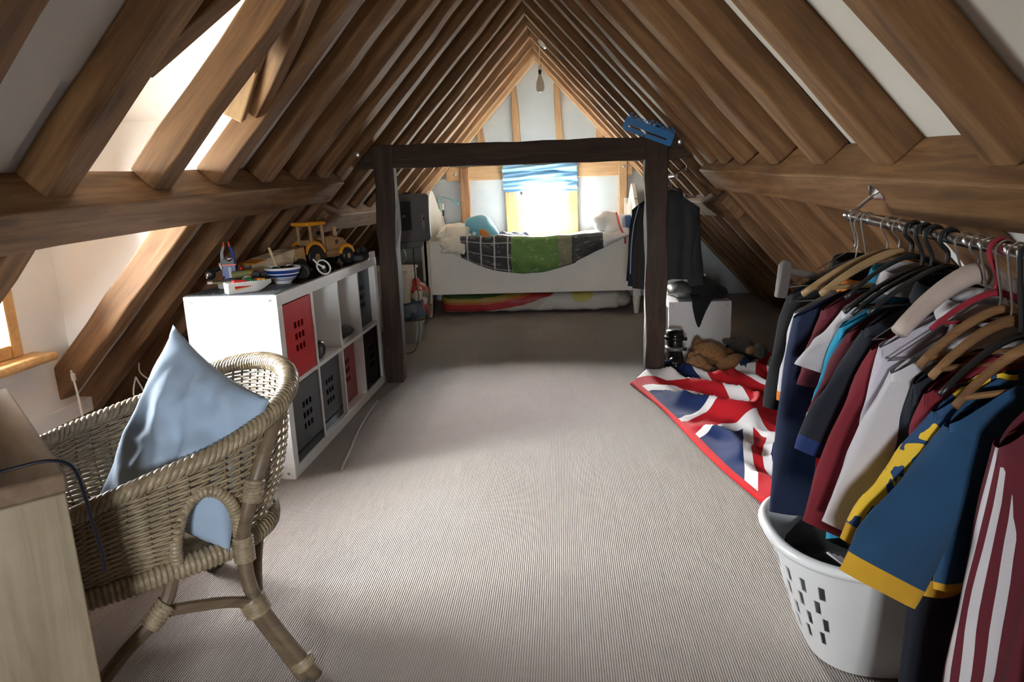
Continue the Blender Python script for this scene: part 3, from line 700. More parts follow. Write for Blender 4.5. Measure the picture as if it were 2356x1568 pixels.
# black case with a clear bauble, small white box
BX = thing('black_case', 'black case with shiny glass tops at the far end of the bookcase', 'case', (-1.17, 3.93, ZT+.004), .1)
m_ = MB(); m_.box(-.07, .055, -.10, .10, 0, .045); local(m_, 'case_body', plain('matt_black', (.007, .007, .008), .6), BX, bevel=.012)
for (x_, y_) in ((-.03, -.05), (.0, .0), (.025, .05)):
    m_ = MB(); m_.lathe([(.018, 0), (.022, .012), (.016, .024), (0, .03)], 14, (x_, y_, .045)); local(m_, 'glass_top', plain('clear_glass_knob', (.10, .10, .10), .05, 0, **{'Transmission Weight': .6}), BX)
SW = MB(); SW.box(-.02, 0, -.06, .06, 0, .042)
so = SW.build('small_white_box', WHITE, bevel=.004); so.location = (-1.118, 4.05, ZT); so.rotation_euler[2] = -.03
tag(so, 'small white plastic box with a slot against the dark post', 'box')
m_ = MB(); m_.box(-.0005, .0006, -.038, -.032, .014, .026); o_ = m_.build('slot', BLACKP, smooth=False); o_.parent = so
# ------------------------------------------------------------------ bed
BED = thing('single_bed', 'white painted single bed with high side panel under the small window', 'bed', (-.29, 6.8, 0))
bx0, bx1, by0, by1 = -1.285, .705, 6.33, 7.27
def bedpost(x0, y0, top_):
    m_ = MB(); cx, cy = x0+.036, y0+.036
    m_.box(x0, x0+.072, y0, y0+.072, .155, top_)
    po = m_.build('post', WHITEP, BED, bevel=.004)
    m_ = MB(); m_.lathe([(.0, 0), (.020, 0), (.026, .03), (.031, .085), (.034, .105), (.030, .112), (.036, .118), (.036, .126), (.031, .132), (.036, .138), (.036, .146), (.033, .155), (0, .155)], 18, (cx, cy, 0))
    m_.build('turned_foot', WHITEP, po)
for x0 in (bx0, bx1-.072):
    bedpost(x0, by0, .715); bedpost(x0, by1-.072, 1.02)
m_ = MB(); m_.box(bx0+.072, bx1-.072, by0+.012, by0+.040, .212, .705); m_.build('side_panel', WHITEP, BED, bevel=.004)
m_ = MB(); m_.box(bx0+.072, bx1-.072, by1-.040, by1-.012, .212, .62); m_.build('side_panel', WHITEP, BED, bevel=.004)
def camel(x0, nm):
    prof = [(by0, .30), (by1, .30)]
    n = 24
    for i in range(n, -1, -1):
        t = i/n; y = lerp(by0, by1, t); d_ = abs(t-.42)/.58
        z = .96 + .20*(.5+.5*math.cos(math.pi*min(1, d_*1.25))) + (.03 if d_ > .92 else 0)
        prof.append((y, z))
    m_ = MB(); m_.prism(prof, 'x', x0+.02, x0+.052); m_.build(nm, WHITEP, BED, bevel=.004)
camel(bx0, 'headboard'); camel(bx1-.072, 'footboard')
MT = MB(); MT.box(bx0+.08, bx1-.08, by0+.045, by1-.045, .42, .615)
tag(MT.build('mattress', fabric('mattress_ticking', (.75, .73, .68)), bevel=.03), 'pale mattress lying inside the white bed', 'mattress')
# duvet draped over the front side panel
def duvet_mat():
    m, nt, b = _nt('patchwork_duvet'); tc = _n(nt, 'ShaderNodeTexCoord'); sx = _n(nt, 'ShaderNodeSeparateXYZ'); nt.links.new(tc.outputs['UV'], sx.inputs[0])
    r = _n(nt, 'ShaderNodeValToRGB'); r.color_ramp.interpolation = 'CONSTANT'; e = r.color_ramp.elements
    st = [(0, (.74, .70, .60)), (.115, (.038, .038, .040)), (.385, (.13, .25, .06)), (.635, (.22, .21, .13)), (.705, (.04, .043, .042)), (.87, (.72, .72, .70))]
    while len(e) < len(st): e.new(.5)
    for el, (p, c_) in zip(e, st): el.position = p; el.color = (*c_, 1)
    v = _coords(nt, (1, 1, 1), 'UV'); f0 = _noise(nt, v, 9, 3)
    ad = _n(nt, 'ShaderNodeMath', operation='MULTIPLY_ADD'); ad.inputs[1].default_value = .02; nt.links.new(f0, ad.inputs[0]); nt.links.new(sx.outputs[0], ad.inputs[2])
    nt.links.new(ad.outputs[0], r.inputs[0]); c_ = r.outputs[0]
    # white grid lines over the dark part
    br = _n(nt, 'ShaderNodeTexBrick'); br.offset = 0; br.inputs['Scale'].default_value = 1; br.inputs['Mortar Size'].default_value = .0045
    br.inputs['Brick Width'].default_value = .072; br.inputs['Row Height'].default_value = .14
    br.inputs['Color1'].default_value = br.inputs['Color2'].default_value = (0, 0, 0, 1); br.inputs['Mortar'].default_value = (1, 1, 1, 1)
    nt.links.new(v, br.inputs['Vector'])
    lo = _n(nt, 'ShaderNodeMath', operation='LESS_THAN'); lo.inputs[1].default_value = .385; nt.links.new(sx.outputs[0], lo.inputs[0])
    hi = _n(nt, 'ShaderNodeMath', operation='GREATER_THAN'); hi.inputs[1].default_value = .13; nt.links.new(sx.outputs[0], hi.inputs[0])
    mu = _n(nt, 'ShaderNodeMath', operation='MULTIPLY'); nt.links.new(lo.outputs[0], mu.inputs[0]); nt.links.new(hi.outputs[0], mu.inputs[1])
    m2 = _n(nt, 'ShaderNodeMath', operation='MULTIPLY'); nt.links.new(mu.outputs[0], m2.inputs[0]); nt.links.new(br.outputs['Color'], m2.inputs[1])
    c_ = _mix(nt, m2.outputs[0], c_, (.42, .42, .42))
    tp = _n(nt, 'ShaderNodeMath', operation='LESS_THAN'); tp.inputs[1].default_value = .50; nt.links.new(sx.outputs[1], tp.inputs[0]); c_ = _mix(nt, tp.outputs[0], c_, (.74, .73, .70))  # flat top white: pale sheet, window glare and brighter bounce put into the colour
    f = _noise(nt, v, 20, 6, .75); sp = _ramp(nt, f, [(.56, (0, 0, 0)), (.66, (.30, .31, .28))]); c_ = _mix(nt, .8, c_, sp, 'ADD')
    nt.links.new(c_, b.inputs['Base Color']); b.inputs['Roughness'].default_value = .75; b.inputs['Sheen Weight'].default_value = .2; return m
def duvet_pt(u, v):
    x = lerp(-1.10, .60, u)
    low = .70 - .30*math.sin(math.pi*min(1, max(0, (u*1.02+.02)))**.95)**.9
    if u > .72: low = max(low, lerp(.50, .72, (u-.72)/.28)**1)
    nn = noise.noise(V(x*3.1, v*4, 1.3))
    hump = .06*max(0, (u-.55)/.45)**1.5 + .03*math.exp(-((u-.1)/.12)**2)
    if v < .55:
        t = v/.55; y = lerp(7.16, 6.36, t)
        z = .655 + .025*nn + .05*math.sin(t*math.pi)*(.4+.6*abs(noise.noise(V(x*1.7, 0, 4)))) + hump + .035*noise.noise(V(x*8, t*5, 2)) + .05*t**4
    else:
        t = (v-.55)/.45
        if t < .25:
            a = t/.25*math.pi/2; y = 6.36 - .055*math.sin(a); z = .725 - .02*(1-math.cos(a)) + .02*nn + hump*.5 + .012*noise.noise(V(x*8, 1, 2))
        else:
            q = (t-.25)/.75; z0 = .705+.02*nn + hump*.5; z = lerp(z0, min(low, z0-.02), q); y = 6.303 - .035*math.sin(q*math.pi)*(.6+.7*nn) - .012*abs(noise.noise(V(x*7+z*2, 3, z*3)))*q - .004
            y -= .016*math.sin(x*23+z*9+3*nn)*q + .030*max(0, noise.noise(V(x*5+z*6, z*7, 8)))*q + .012*abs(noise.noise(V(x*14+z*10, z*16, 2)))
    return (x, y, z)
DV = MB(); NU, NV = 90, 60; DV.grid(duvet_pt, NU, NV)
dvo = DV.build('duvet', duvet_mat(), smooth='all', solid=.012)
uvl = dvo.data.uv_layers.new(name='UVMap')
for p in dvo.data.polygons:
    for li in p.loop_indices:
        vi = dvo.data.loops[li].vertex_index; uvl.data[li].uv = ((vi % (NU+1))/NU, (vi//(NU+1))/NV)
tag(dvo, 'black, green and cream patterned duvet sagging over the white bed side', 'duvet')

def pillow(name, label, corners, thick, mat, wr=.012, n=22, cat='pillow', seed=0, pw=.42, par=None, pull=.10):
    """corners: 4 world points (a,b,c,d) around; bulges both ways along the normal"""
    A, B, C_, D = [Vector(p) for p in corners]; nr = (B-A).cross(D-A).normalized()
    m_ = MB()
    def pt(u, v, s):
        p = A.lerp(B, u).lerp(D.lerp(C_, u), v)
        e = max(0, (math.sin(math.pi*u)*math.sin(math.pi*v)))**pw
        cpull = pull*(1-abs(2*u-1)**2)*(abs(2*v-1)**4) + pull*(1-abs(2*v-1)**2)*(abs(2*u-1)**4)
        if pull < 0: cpull += .22*(abs(2*u-1)*abs(2*v-1))**3
        ctr = (A+B+C_+D)/4; p = p.lerp(ctr, cpull)
        w_ = noise.fractal(p*9+V(seed, s, 0), 1, 2, 3)*wr*e + wr*.8*math.sin(u*19+v*7+seed+3*noise.noise(p*5))*e*.35
        return p + nr*(s*(thick*e + .003) + w_)
    m_.grid(lambda u, v: pt(u, v, 1), n, n); m_.grid(lambda u, v: pt(1-u, v, -1), n, n)
    o = m_.build(name, mat, par, smooth='all', weld=False)
    bm = bmesh.new(); bm.from_mesh(o.data); bmesh.ops.remove_doubles(bm, verts=bm.verts, dist=.0075); bmesh.ops.recalc_face_normals(bm, faces=bm.faces); bm.to_mesh(o.data); bm.free()
    o.data.polygons.foreach_set('use_smooth', [True]*len(o.data.polygons))
    if cat: tag(o, label, cat)
    return o
CREAM = fabric('cream_cotton', (.76, .72, .62), var=.05)
pillow('bed_pillow', 'cream pillow lying against the white headboard', [(-1.19, 6.50, .735), (-.78, 6.50, .735), (-.72, 7.0, .74), (-1.19, 7.0, .80)], .085, CREAM, .01, seed=2)
pillow('bed_pillow', 'cream pillow drooping over the front corner of the bed side', [(-1.10, 6.245, .60), (-.87, 6.215, .59), (-.83, 6.45, .83), (-1.07, 6.47, .83)], .045, CREAM, .016, seed=5)
CUSH = fabric('sky_blue_plush', (.16, .45, .60), var=.06, sheen=.5)
cu = pillow('blue_cushion', 'sky blue plush cushion with an orange patch propped on the bed pillows', [(-.93, 6.46, .88), (-.74, 6.40, .655), (-.53, 6.46, .645), (-.70, 6.62, .935)], .085, CUSH, .008, seed=9, cat='cushion', pw=.6, pull=-.06)
m_ = MB(); Mq = Matrix.Rotation(math.radians(50), 3, 'Y') @ Matrix.Rotation(math.radians(-62), 3, 'X')
m_.ell((-.695, 6.372, .745), (.075, .035, .014), 16, 8, Matrix.Rotation(math.radians(48), 3, 'Y') @ Matrix.Rotation(math.radians(78), 3, 'X'))
lab(m_.build('felt_patch', fabric('orange_felt', (.62, .22, .05)), cu), 'orange oval felt patch')
m_ = MB(); m_.obox((-.80, 6.385, .765), (.03, .004, .03), (0, .6, 0)); m_.build('care_tag', WHITE, cu)
# crumpled clothing
m_ = MB()
def crum(cx, cy, sx, sy, h, sd, z0):
    def f(u, v):
        x = cx+(u-.5)*sx; y = cy+(v-.5)*sy; e = (math.sin(math.pi*u)*math.sin(math.pi*v))**.5
        return (x+.02*noise.noise(V(x*9, y*9, sd)), y+.02*noise.noise(V(x*9, y*9, sd+5)), z0 + h*e*(.55+.75*noise.noise(V(x*11, y*11, sd))) )
    return f
m_.grid(crum(-.45, 6.50, .36, .22, .07, 3.3, .715), 36, 24)
tag(m_.build('crumpled_shirt', fabric('grey_blue_check', (.22, .24, .31), var=.5), smooth='all', solid=.006), 'crumpled grey-blue shirt on the duvet below the window', 'shirt')
# plastic bag with red drawstring at the bed foot
m_ = MB(); m_.ell((.46, 6.62, .80), (.17, .24, .10), 26, 16)
for i, q in enumerate(m_.v):
    q = Vector(q); m_.v[i] = tuple(q + (q-V(.46, 6.62, .80))*.35*noise.fractal(q*9, 1, 2, 3) + V(0, 0, -.03 if q.y < 6.45 else 0))
BG = m_.build('plastic_bag', plain('translucent_white_plastic', (.80, .79, .78), .28, var=.03, **{'Subsurface Weight': 0.0}), smooth='all')
tag(BG, 'white plastic bag with a red drawstring at the foot of the bed', 'bag')
m_ = MB(); m_.tube(bez([(.50, 6.55, .905), (.505, 6.40, .85), (.52, 6.33, .78), (.555, 6.30, .70), (.56, 6.30, .64)], 6), .008, 6, flat=.5); m_.build('drawstring', plain('red_ribbon', (.55, .02, .02), .4), BG)
m_ = MB(); m_.obox((.60, 6.50, .80), (.05, .16, .16)); tag(m_.build('blue_carton', plain('blue_carton_print', (.06, .14, .36), .5), bevel=.006), 'small blue carton beside the plastic bag on the bed', 'carton')
# lanyard and reading lamp switch on headboard
m_ = MB(); m_.tube(bez([(-1.232, 6.99, 1.06), (-1.20, 7.02, 1.095), (-1.10, 7.0, 1.07), (-1.04, 6.98, 1.035), (-1.02, 6.98, 1.02), (-1.035, 6.98, 1.012)], 6), .007, 6, flat=.4)
m_.tube(bez([(-1.225, 6.99, 1.07), (-1.205, 6.98, 1.03), (-1.20, 6.98, .95)], 6), .006, 6, flat=.4)
tag(m_.build('lanyard', plain('teal_ribbon', (.05, .38, .37), .5)), 'teal lanyard hooked over the white headboard', 'lanyard')
m_ = MB(); m_.obox((-1.203, 7.15, .93), (.016, .02, .06)); m_.tube(bez([(-1.203, 7.15, .90), (-1.195, 7.15, .84), (-1.18, 7.16, .79)], 5), .003, 5)
tag(m_.build('cord_switch', BLACKP), 'small black switch on a cord against the headboard', 'switch')

# bag of bedding stored under the bed
def rainbow_mat():
    m, nt, b = _nt('rainbow_bedding'); tc = _n(nt, 'ShaderNodeTexCoord'); sx = _n(nt, 'ShaderNodeSeparateXYZ'); nt.links.new(tc.outputs['Object'], sx.inputs[0])
    # distance from a centre far up and left gives the curved bands
    v = _n(nt, 'ShaderNodeVectorMath', operation='DISTANCE'); cm = _n(nt, 'ShaderNodeCombineXYZ')
    nt.links.new(sx.outputs[0], cm.inputs[0]); nt.links.new(sx.outputs[2], cm.inputs[1]); nt.links.new(cm.outputs[0], v.inputs[0]); v.inputs[1].default_value = (-.60, 2.22, 0)
    f = _noise(nt, tc.outputs['Object'], 7, 3); ad = _n(nt, 'ShaderNodeMath', operation='MULTIPLY_ADD'); ad.inputs[1].default_value = .03
    nt.links.new(f, ad.inputs[0]); nt.links.new(v.outputs['Value'], ad.inputs[2])
    mr = _n(nt, 'ShaderNodeMapRange'); mr.inputs[1].default_value = 2.02; mr.inputs[2].default_value = 2.24; nt.links.new(ad.outputs[0], mr.inputs[0])
    st = [(0, (.02, .05, .02)), (.16, (.06, .11, .03)), (.30, (.40, .27, .04)), (.46, (.48, .14, .02)), (.56, (.40, .03, .03)), (.86, (.52, .47, .41))]
    r = _n(nt, 'ShaderNodeValToRGB'); e = r.color_ramp.elements; r.color_ramp.interpolation = 'CONSTANT'
    while len(e) < len(st): e.new(.5)
    for el, (p, c_) in zip(e, st): el.position = p; el.color = (*c_, 1)
    nt.links.new(mr.outputs[0], r.inputs[0]); c_ = r.outputs[0]
    # white on the right and a yellow sun
    gx = _n(nt, 'ShaderNodeMath', operation='MULTIPLY_ADD'); gx.inputs[1].default_value = -1.1; nt.links.new(sx.outputs[2], gx.inputs[0]); nt.links.new(sx.outputs[0], gx.inputs[2])
    g = _n(nt, 'ShaderNodeMath', operation='GREATER_THAN'); g.inputs[1].default_value = -.0; nt.links.new(gx.outputs[0], g.inputs[0])
    c_ = _mix(nt, g.outputs[0], c_, (.62, .58, .52))
    v2 = _n(nt, 'ShaderNodeVectorMath', operation='DISTANCE'); nt.links.new(cm.outputs[0], v2.inputs[0]); v2.inputs[1].default_value = (.46, .20, 0)
    a2 = _n(nt, 'ShaderNodeMath', operation='MULTIPLY_ADD'); a2.inputs[1].default_value = .10; nt.links.new(_noise(nt, tc.outputs['Object'], 16, 2), a2.inputs[0]); nt.links.new(v2.outputs['Value'], a2.inputs[2])
    l = _n(nt, 'ShaderNodeMath', operation='LESS_THAN'); l.inputs[1].default_value = .155; nt.links.new(a2.outputs[0], l.inputs[0])
    c_ = _mix(nt, l.outputs[0], c_, (.60, .50, .12))
    nt.links.new(c_, b.inputs['Base Color']); b.inputs['Roughness'].default_value = .7; b.inputs['Coat Weight'].default_value = .12; b.inputs['Coat Roughness'].default_value = .3; return m
UB = thing('bedding_bag', 'clear storage bag of rainbow-patterned bedding pushed under the white bed', 'storage bag', (-.29, 6.75, 0))
m_ = MB()
def ub(u, v):
    th = v*2*math.pi; x = -1.17+1.72*u; e = 1-abs(2*u-1)**24*.35
    cs, sn = math.cos(th), math.sin(th); sq = lambda a: math.copysign(abs(a)**.45, a)
    y = 6.78 + .33*sq(cs)*e; z = .100 + .094*sq(sn)*e
    k = noise.fractal(V(x*6, y*6, z*9), 1, 2, 3)
    return (x, y+.016*k, max(.006, z+.010*k))
m_.grid(ub, 70, 28); m_.build('bedding', rainbow_mat(), UB, smooth='all')
m_ = MB(); m_.ell((.555, 6.72, .09), (.10, .24, .082), 16, 10); m_.build('bag_end', plain('clear_vinyl', (.50, .47, .42), .25), UB)

# ------------------------------------------------------------------ roman blind
BLM = fabric('pale_blue_blind_cotton', (.24, .46, .70), var=.06, sheen=.1)
_nt2 = BLM.node_tree; _tr = _n(_nt2, 'ShaderNodeBsdfTranslucent'); _tr.inputs[0].default_value = (.34, .60, .86, 1); _mx = _n(_nt2, 'ShaderNodeMixShader'); _mx.inputs[0].default_value = .035
_nt2.links.new(_nt2.nodes['Principled BSDF'].outputs[0], _mx.inputs[1]); _nt2.links.new(_tr.outputs[0], _mx.inputs[2]); _nt2.links.new(_mx.outputs[0], _nt2.nodes['Material Output'].inputs['Surface'])
BLD = thing('roman_blind', 'gathered pale blue roman blind at the top of the small window', 'blind', (-.21, 7.24, 1.11))
m_ = MB()
def blind(u, v):
    x = lerp(-.587, .165, u); z = lerp(1.388, 1.118, v)
    tw = .010*math.sin(u*3+1)*v
    fold = .030*abs(math.sin(math.pi*(v*3.2+.12*math.sin(u*4))))**.6 + .014*noise.noise(V(x*4, z*18, 0)) + .010*math.sin(v*38+u*9)*(.3+u*(1-u)*2)
    sag = -.012*u*v + .012*noise.noise(V(x*5, 3, 1))*v
    return (x + .006*math.sin(v*21)*(1 if u > .97 or u < .03 else 0), 7.255 - fold - tw, z + sag)
m_.grid(blind, 60, 56); m_.build('fabric', BLM, BLD, smooth='all')
m_ = MB(); m_.box(-.585, .165, 7.24, 7.275, 1.385, 1.41); m_.build('headrail', WHITE, BLD, bevel=.003)

# ------------------------------------------------------------------ pendant bulb
PL = thing('pendant_bulb', 'bare white light bulb hanging from the roof in front of the gable wall', 'light bulb', (-.147, 5.72, 1.88))
m_ = MB(); Mr = Vector((0, 0, -1)).rotation_difference(Vector((-S, 0, -1)).normalized()).to_matrix()
rose = V(-.118, 5.72, 2.236)
m_.lathe([(0, 0), (.045, 0), (.045, .012), (.036, .022), (0, .024)], 20, rose + V(0, 0, 0), Vector((0, 0, 1)).rotation_difference(Vector((-S, 0, -1)).normalized()).to_matrix())
m_.build('ceiling_rose', WHITE, PL)
m_ = MB(); m_.tube([(-.143, 5.72, 2.225), (-.147, 5.72, 2.15), (-.147, 5.72, 2.07)], .0032, 6); m_.build('cord', plain('white_flex', (.55, .53, .50), .5), PL)
m_ = MB(); m_.lathe([(0, 2.075), (.012, 2.073), (.0145, 2.068), (.0145, 2.045), (0, 2.045)], 16, (-.147, 5.72, 0)); m_.build('lamp_holder', WHITE, PL)
m_ = MB(); m_.lathe([(0, 2.045), (.013, 2.045), (.013, 2.03), (.011, 2.026), (.011, 2.01), (0, 2.01)], 16, (-.147, 5.72, 0)); m_.build('bulb_cap', plain('dark_bulb_cap', (.03, .035, .03), .4, .5), PL)
m_ = MB(); m_.lathe([(.011, 2.012), (.014, 1.995), (.026, 1.965), (.030, 1.945), (.033, 1.92), (.031, 1.90), (.022, 1.885), (.008, 1.879), (0, 1.8785)], 22, (-.147, 5.72, 0)); m_.build('bulb', plain('opal_glass', (.72, .67, .56), .2), PL)

# ------------------------------------------------------------------ television on its arm, seen from behind
TV = thing('television', 'grey television seen from behind on a wall arm beside the dark post', 'television', (-1.10, 4.95, .80), .78)
m_ = MB()
def rrect(w_, h_, r_, n=5):
    P = []
    for cx, cz, a0 in ((w_/2-r_, h_/2-r_, 0), (-w_/2+r_, h_/2-r_, 90), (-w_/2+r_, -h_/2+r_, 180), (w_/2-r_, -h_/2+r_, 270)):
        for i in range(n+1): a = math.radians(a0+90*i/n); P.append((cx+r_*math.cos(a), cz+r_*math.sin(a)))
    return P
Lv = [(1, .0), (1, -.022), (.985, -.035), (.93, -.052), (.80, -.062)]
TVG = plain('tv_grey_shell', (.115, .112, .115), .42, var=.05, bump=.05, bscale=400)
base = rrect(.36, .34, .03); n = len(base); vs = []; fs = []
for s_, y_ in Lv: vs += [(x_*s_, y_, z_*s_+.18) for x_, z_ in base]
for k in range(len(Lv)-1):
    for i in range(n): fs.append((k*n+i, k*n+(i+1) % n, (k+1)*n+(i+1) % n, (k+1)*n+i))
fs.append(tuple(range(n-1, -1, -1))); fs.append(tuple((len(Lv)-1)*n+i for i in range(n)))
m_.add(vs, fs); local(m_, 'shell', TVG, TV)
m_ = MB(); m_.box(-.17, .17, .0005, .003, .02, .34); local(m_, 'screen', GLOSSK, TV, smooth=False)
m_ = MB(); m_.prism([(-.13, .02), (.12, .02), (.09, -.03), (-.10, -.03)], 'y', -.045, -.012); local(m_, 'speaker_bulge', TVG, TV, bevel=.01)
m_ = MB(); m_.box(-.10, .0, -.068, -.060, .10, .30); local(m_, 'mount_plate', BLACKP, TV, bevel=.003)
m_ = MB(); m_.box(.09, .115, -.0645, -.056, .10, .20); pt_ = local(m_, 'port_panel', plain('port_grey', (.2, .2, .2), .5), TV, bevel=.004)
m_ = MB(); m_.box(.097, .108, -.067, -.063, .165, .185); m_.build('socket', BLACKP, pt_, world=False)
m_ = MB(); m_.box(-.02, .03, -.03, .0, .348, .362); local(m_, 'webcam', BLACKP, TV, bevel=.004)
m_ = MB(); m_.tube([(-.05, -.065, .2), (-.12, -.12, .2), (-.20, -.10, .2)], .012, 8); local(m_, 'wall_arm', BLACKP, TV)
m_ = MB(); m_.tube(bez([(-1.06, 4.93, .80), (-1.065, 4.95, .70), (-1.075, 5.0, .60), (-1.075, 5.02, .48), (-1.06, 5.02, .42), (-1.075, 5.02, .30), (-1.07, 5.0, .15), (-1.10, 4.95, .02), (-1.16, 4.9, .006)], 6), .004, 6)
tag(m_.build('power_cable', BLACKP), 'black cable hanging from the television down to the carpet', 'cable')
m_ = MB(); m_.tube(bez([(-1.16, 4.95, .80), (-1.12, 4.93, .74), (-1.13, 4.95, .68), (-1.20, 5.0, .66)], 6), .0045, 6)
tag(m_.build('white_cable', WHITE), 'white cable looping below the television beside the post', 'cable')

# bedside drawers, floral bag, tub with blue lid
DR = thing('bedside_drawers', 'small white bedside drawers half hidden behind the dark left post', 'drawers', (-1.50, 5.95, 0))
m_ = MB(); m_.box(-1.70, -1.30, 5.72, 6.12, .0, .50); m_.build('carcass', WHITEP, DR, bevel=.004)
m_ = MB(); m_.box(-1.715, -1.285, 5.705, 6.135, .50, .525); m_.build('top', WHITEP, DR, bevel=.006)
for z in (.04, .19, .34):
    m_ = MB(); m_.box(-1.68, -1.32, 5.706, 5.72, z, z+.135); dd = m_.build('drawer_front', WHITEP, DR, bevel=.003)
    m_ = MB(); m_.ell((-1.40, 5.695, z+.065), (.013, .012, .013), 10, 7); m_.build('knob', STEEL, dd)
def floral():
    m, nt, b = _nt('floral_print'); v = _coords(nt); vo = _n(nt, 'ShaderNodeTexVoronoi'); vo.inputs['Scale'].default_value = 16; nt.links.new(v, vo.inputs['Vector'])
    sp = _n(nt, 'ShaderNodeSeparateXYZ'); nt.links.new(vo.outputs['Color'], sp.inputs[0])
    c_ = _ramp(nt, sp.outputs[0], [(.0, (.55, .52, .46)), (.38, (.55, .52, .46)), (.40, (.40, .03, .04)), (.66, (.40, .03, .04)), (.68, (.10, .16, .10)), (1, (.30, .34, .26))])
    c_.node.color_ramp.interpolation = 'CONSTANT'
    nt.links.new(c_, b.inputs['Base Color']); b.inputs['Roughness'].default_value = .5; return m
m_ = MB(); m_.ell((-1.27, 5.98, .20), (.095, .16, .20), 20, 16)
for i, q in enumerate(m_.v):
    q = Vector(q); q += (q-V(-1.27, 5.98, .20))*.30*noise.fractal(q*10, 1, 2, 2); q.z = max(.004, q.z); m_.v[i] = tuple(q)
m_.v = [(x, y, z if z < .3 else z*1.12-.036) for x, y, z in m_.v]
fb = m_.build('floral_bag', floral(), smooth='all'); fb.location.z += .0
tag(fb, 'red and green floral bag stuffed between the bed and the tub', 'bag')
TB = thing('storage_tub', 'translucent storage tub with a blue lid behind the dark left post', 'storage tub', (-1.27, 5.46, 0), .15)
def tubring(s_, z, w_=.30, h_=.40, r_=.05): return [(x_*s_, y_*s_, z) for x_, y_ in rrect(w_, h_, r_, 4)]
def loft(mb, rings, cap0=True, cap1=True):
    n = len(rings[0]); o = []
    for r_ in rings: o += r_
    fs = [(k*n+i, k*n+(i+1) % n, (k+1)*n+(i+1) % n, (k+1)*n+i) for k in range(len(rings)-1) for i in range(n)]
    if cap0: fs.append(tuple(range(n-1, -1, -1)))
    if cap1: fs.append(tuple((len(rings)-1)*n+i for i in range(n)))
    return mb.add(o, fs)
m_ = MB(); loft(m_, [tubring(.86, .0), tubring(.88, .01), tubring(.98, .16), tubring(1.05, .165), tubring(1.05, .175), tubring(.97, .172), tubring(.87, .02)]); local(m_, 'tub', plain('milky_plastic', (.48, .49, .43), .3, **{'Transmission Weight': .15}), TB)
m_ = MB(); loft(m_, [tubring(1.03, .0), tubring(1.08, .008), tubring(1.08, .022), tubring(1.0, .026), tubring(.96, .016), tubring(.5, .016)])
for x_ in (-.06, .06): m_.box(x_-.012, x_+.012, -.14, .14, .014, .022)
lid = local(m_, 'lid', plain('navy_blue_plastic', (.035, .075, .15), .25), TB); lid.location = (-.005, .0, .205); lid.rotation_euler = (.10, -.16, .1)
m_ = MB(); m_.ell((0, 0, .12), (.11, .16, .09), 16, 10)
for i, q in enumerate(m_.v): q = Vector(q); m_.v[i] = tuple(q*(1+.18*noise.noise(q*20)))
o_ = m_.build('toys_in_tub', plain('mixed_toys', (.30, .28, .16), .5, var=.9, vscale=30), smooth='all'); o_.location = (-1.27, 5.46, .0); stuff(o_); tag(o_, 'jumble of small toys filling the translucent tub', 'toys')

# ------------------------------------------------------------------ blue medal hanger on the frame
MH = thing('medal_hanger', 'bright blue slotted medal hanger with cut-out lettering on the right post', 'medal hanger', (.336, 3.998, 1.462))
SB = plain('blue_acrylic', (.012, .16, .46), .28, var=.03)
ang = math.radians(-21.5); Rm = Matrix.Rotation(-ang, 4, 'Y')
def sgn(u, v, t): q = Rm @ V(u, 0, v); return (.336+q.x, 3.998-t, 1.462+q.z)
us = [0, .006, .028, .122, .130, .250, .276, .282]; vs_ = [0, .006, .024, .034, .066, .072]
skip = {(0, 0), (7-1, 0), (0, 4), (6, 4)} | {(i, 2) for i in (2, 3, 4)} | {(3, 0), (3, 1)}
m_ = MB(); perf(m_, us, vs_, skip, sgn, 0, .006); m_.build('plate', SB, MH, smooth=False)
def lettering(txt, size, M_, mat, par, name='lettering', ext=.0022, bold=.001):
    cu_ = bpy.data.curves.new(name, 'FONT'); cu_.body = txt; cu_.size = size; cu_.extrude = ext; cu_.offset = bold; cu_.resolution_u = 3
    to = bpy.data.objects.new(name+'_tmp', cu_); COL.objects.link(to)
    bpy.context.view_layer.update()
    me = bpy.data.meshes.new_from_object(to.evaluated_get(bpy.context.evaluated_depsgraph_get()))
    bpy.data.objects.remove(to); me.name = name; me.transform(M_); me.materials.clear(); me.materials.append(mat)
    o = bpy.data.objects.new(name, me); COL.objects.link(o)
    if par: o.parent = par; me.transform(RW[par.name].inverted())
    return o
def word(txt, u0, v0): 
    p = sgn(u0, v0, .003); M_ = Matrix.Translation(p) @ Rm @ Matrix.Rotation(math.pi/2, 4, 'X'); return lettering(txt, .042, M_, SB, MH, bold=.0007)
word("Edward's", .012, .069); word("Medals", .162, .069)
# ------------------------------------------------------------------ wicker armchair (own frame: x forward, y towards the room)
CH = thing('wicker_chair', 'woven rattan tub armchair pulled up to the wooden desk', 'armchair', (-1.04, 1.60, 0), math.radians(224.6))
def rattan():
    m, nt, b = _nt('rattan'); v = _coords(nt, (1, 1, 1)); f = _noise(nt, v, 55, 4, .7)
    c_ = _ramp(nt, f, [(.25, (.19, .145, .085)), (.5, (.34, .265, .165)), (.75, (.47, .385, .26))])
    f2 = _noise(nt, v, 6, 2); c2 = _ramp(nt, f2, [(.35, (.86, .86, .88)), (.65, (1, 1, 1))]); c_ = _mix(nt, 1, c_, c2, 'MULTIPLY')
    nt.links.new(c_, b.inputs['Base Color']); b.inputs['Roughness'].default_value = .42; return m
RAT = rattan(); CANE = wood('rattan_cane', (.10, .07, .045), (.17, .12, .075), (.24, .175, .11), rnd=False, knots=False, blotch=.3, rough=.45)
half_rim = [(.25, .262, .545), (.20, .272, .560), (.08, .280, .588), (-.06, .283, .618), (-.17, .266, .655), (-.255, .205, .690), (-.305, .11, .712), (-.32, 0, .72)]
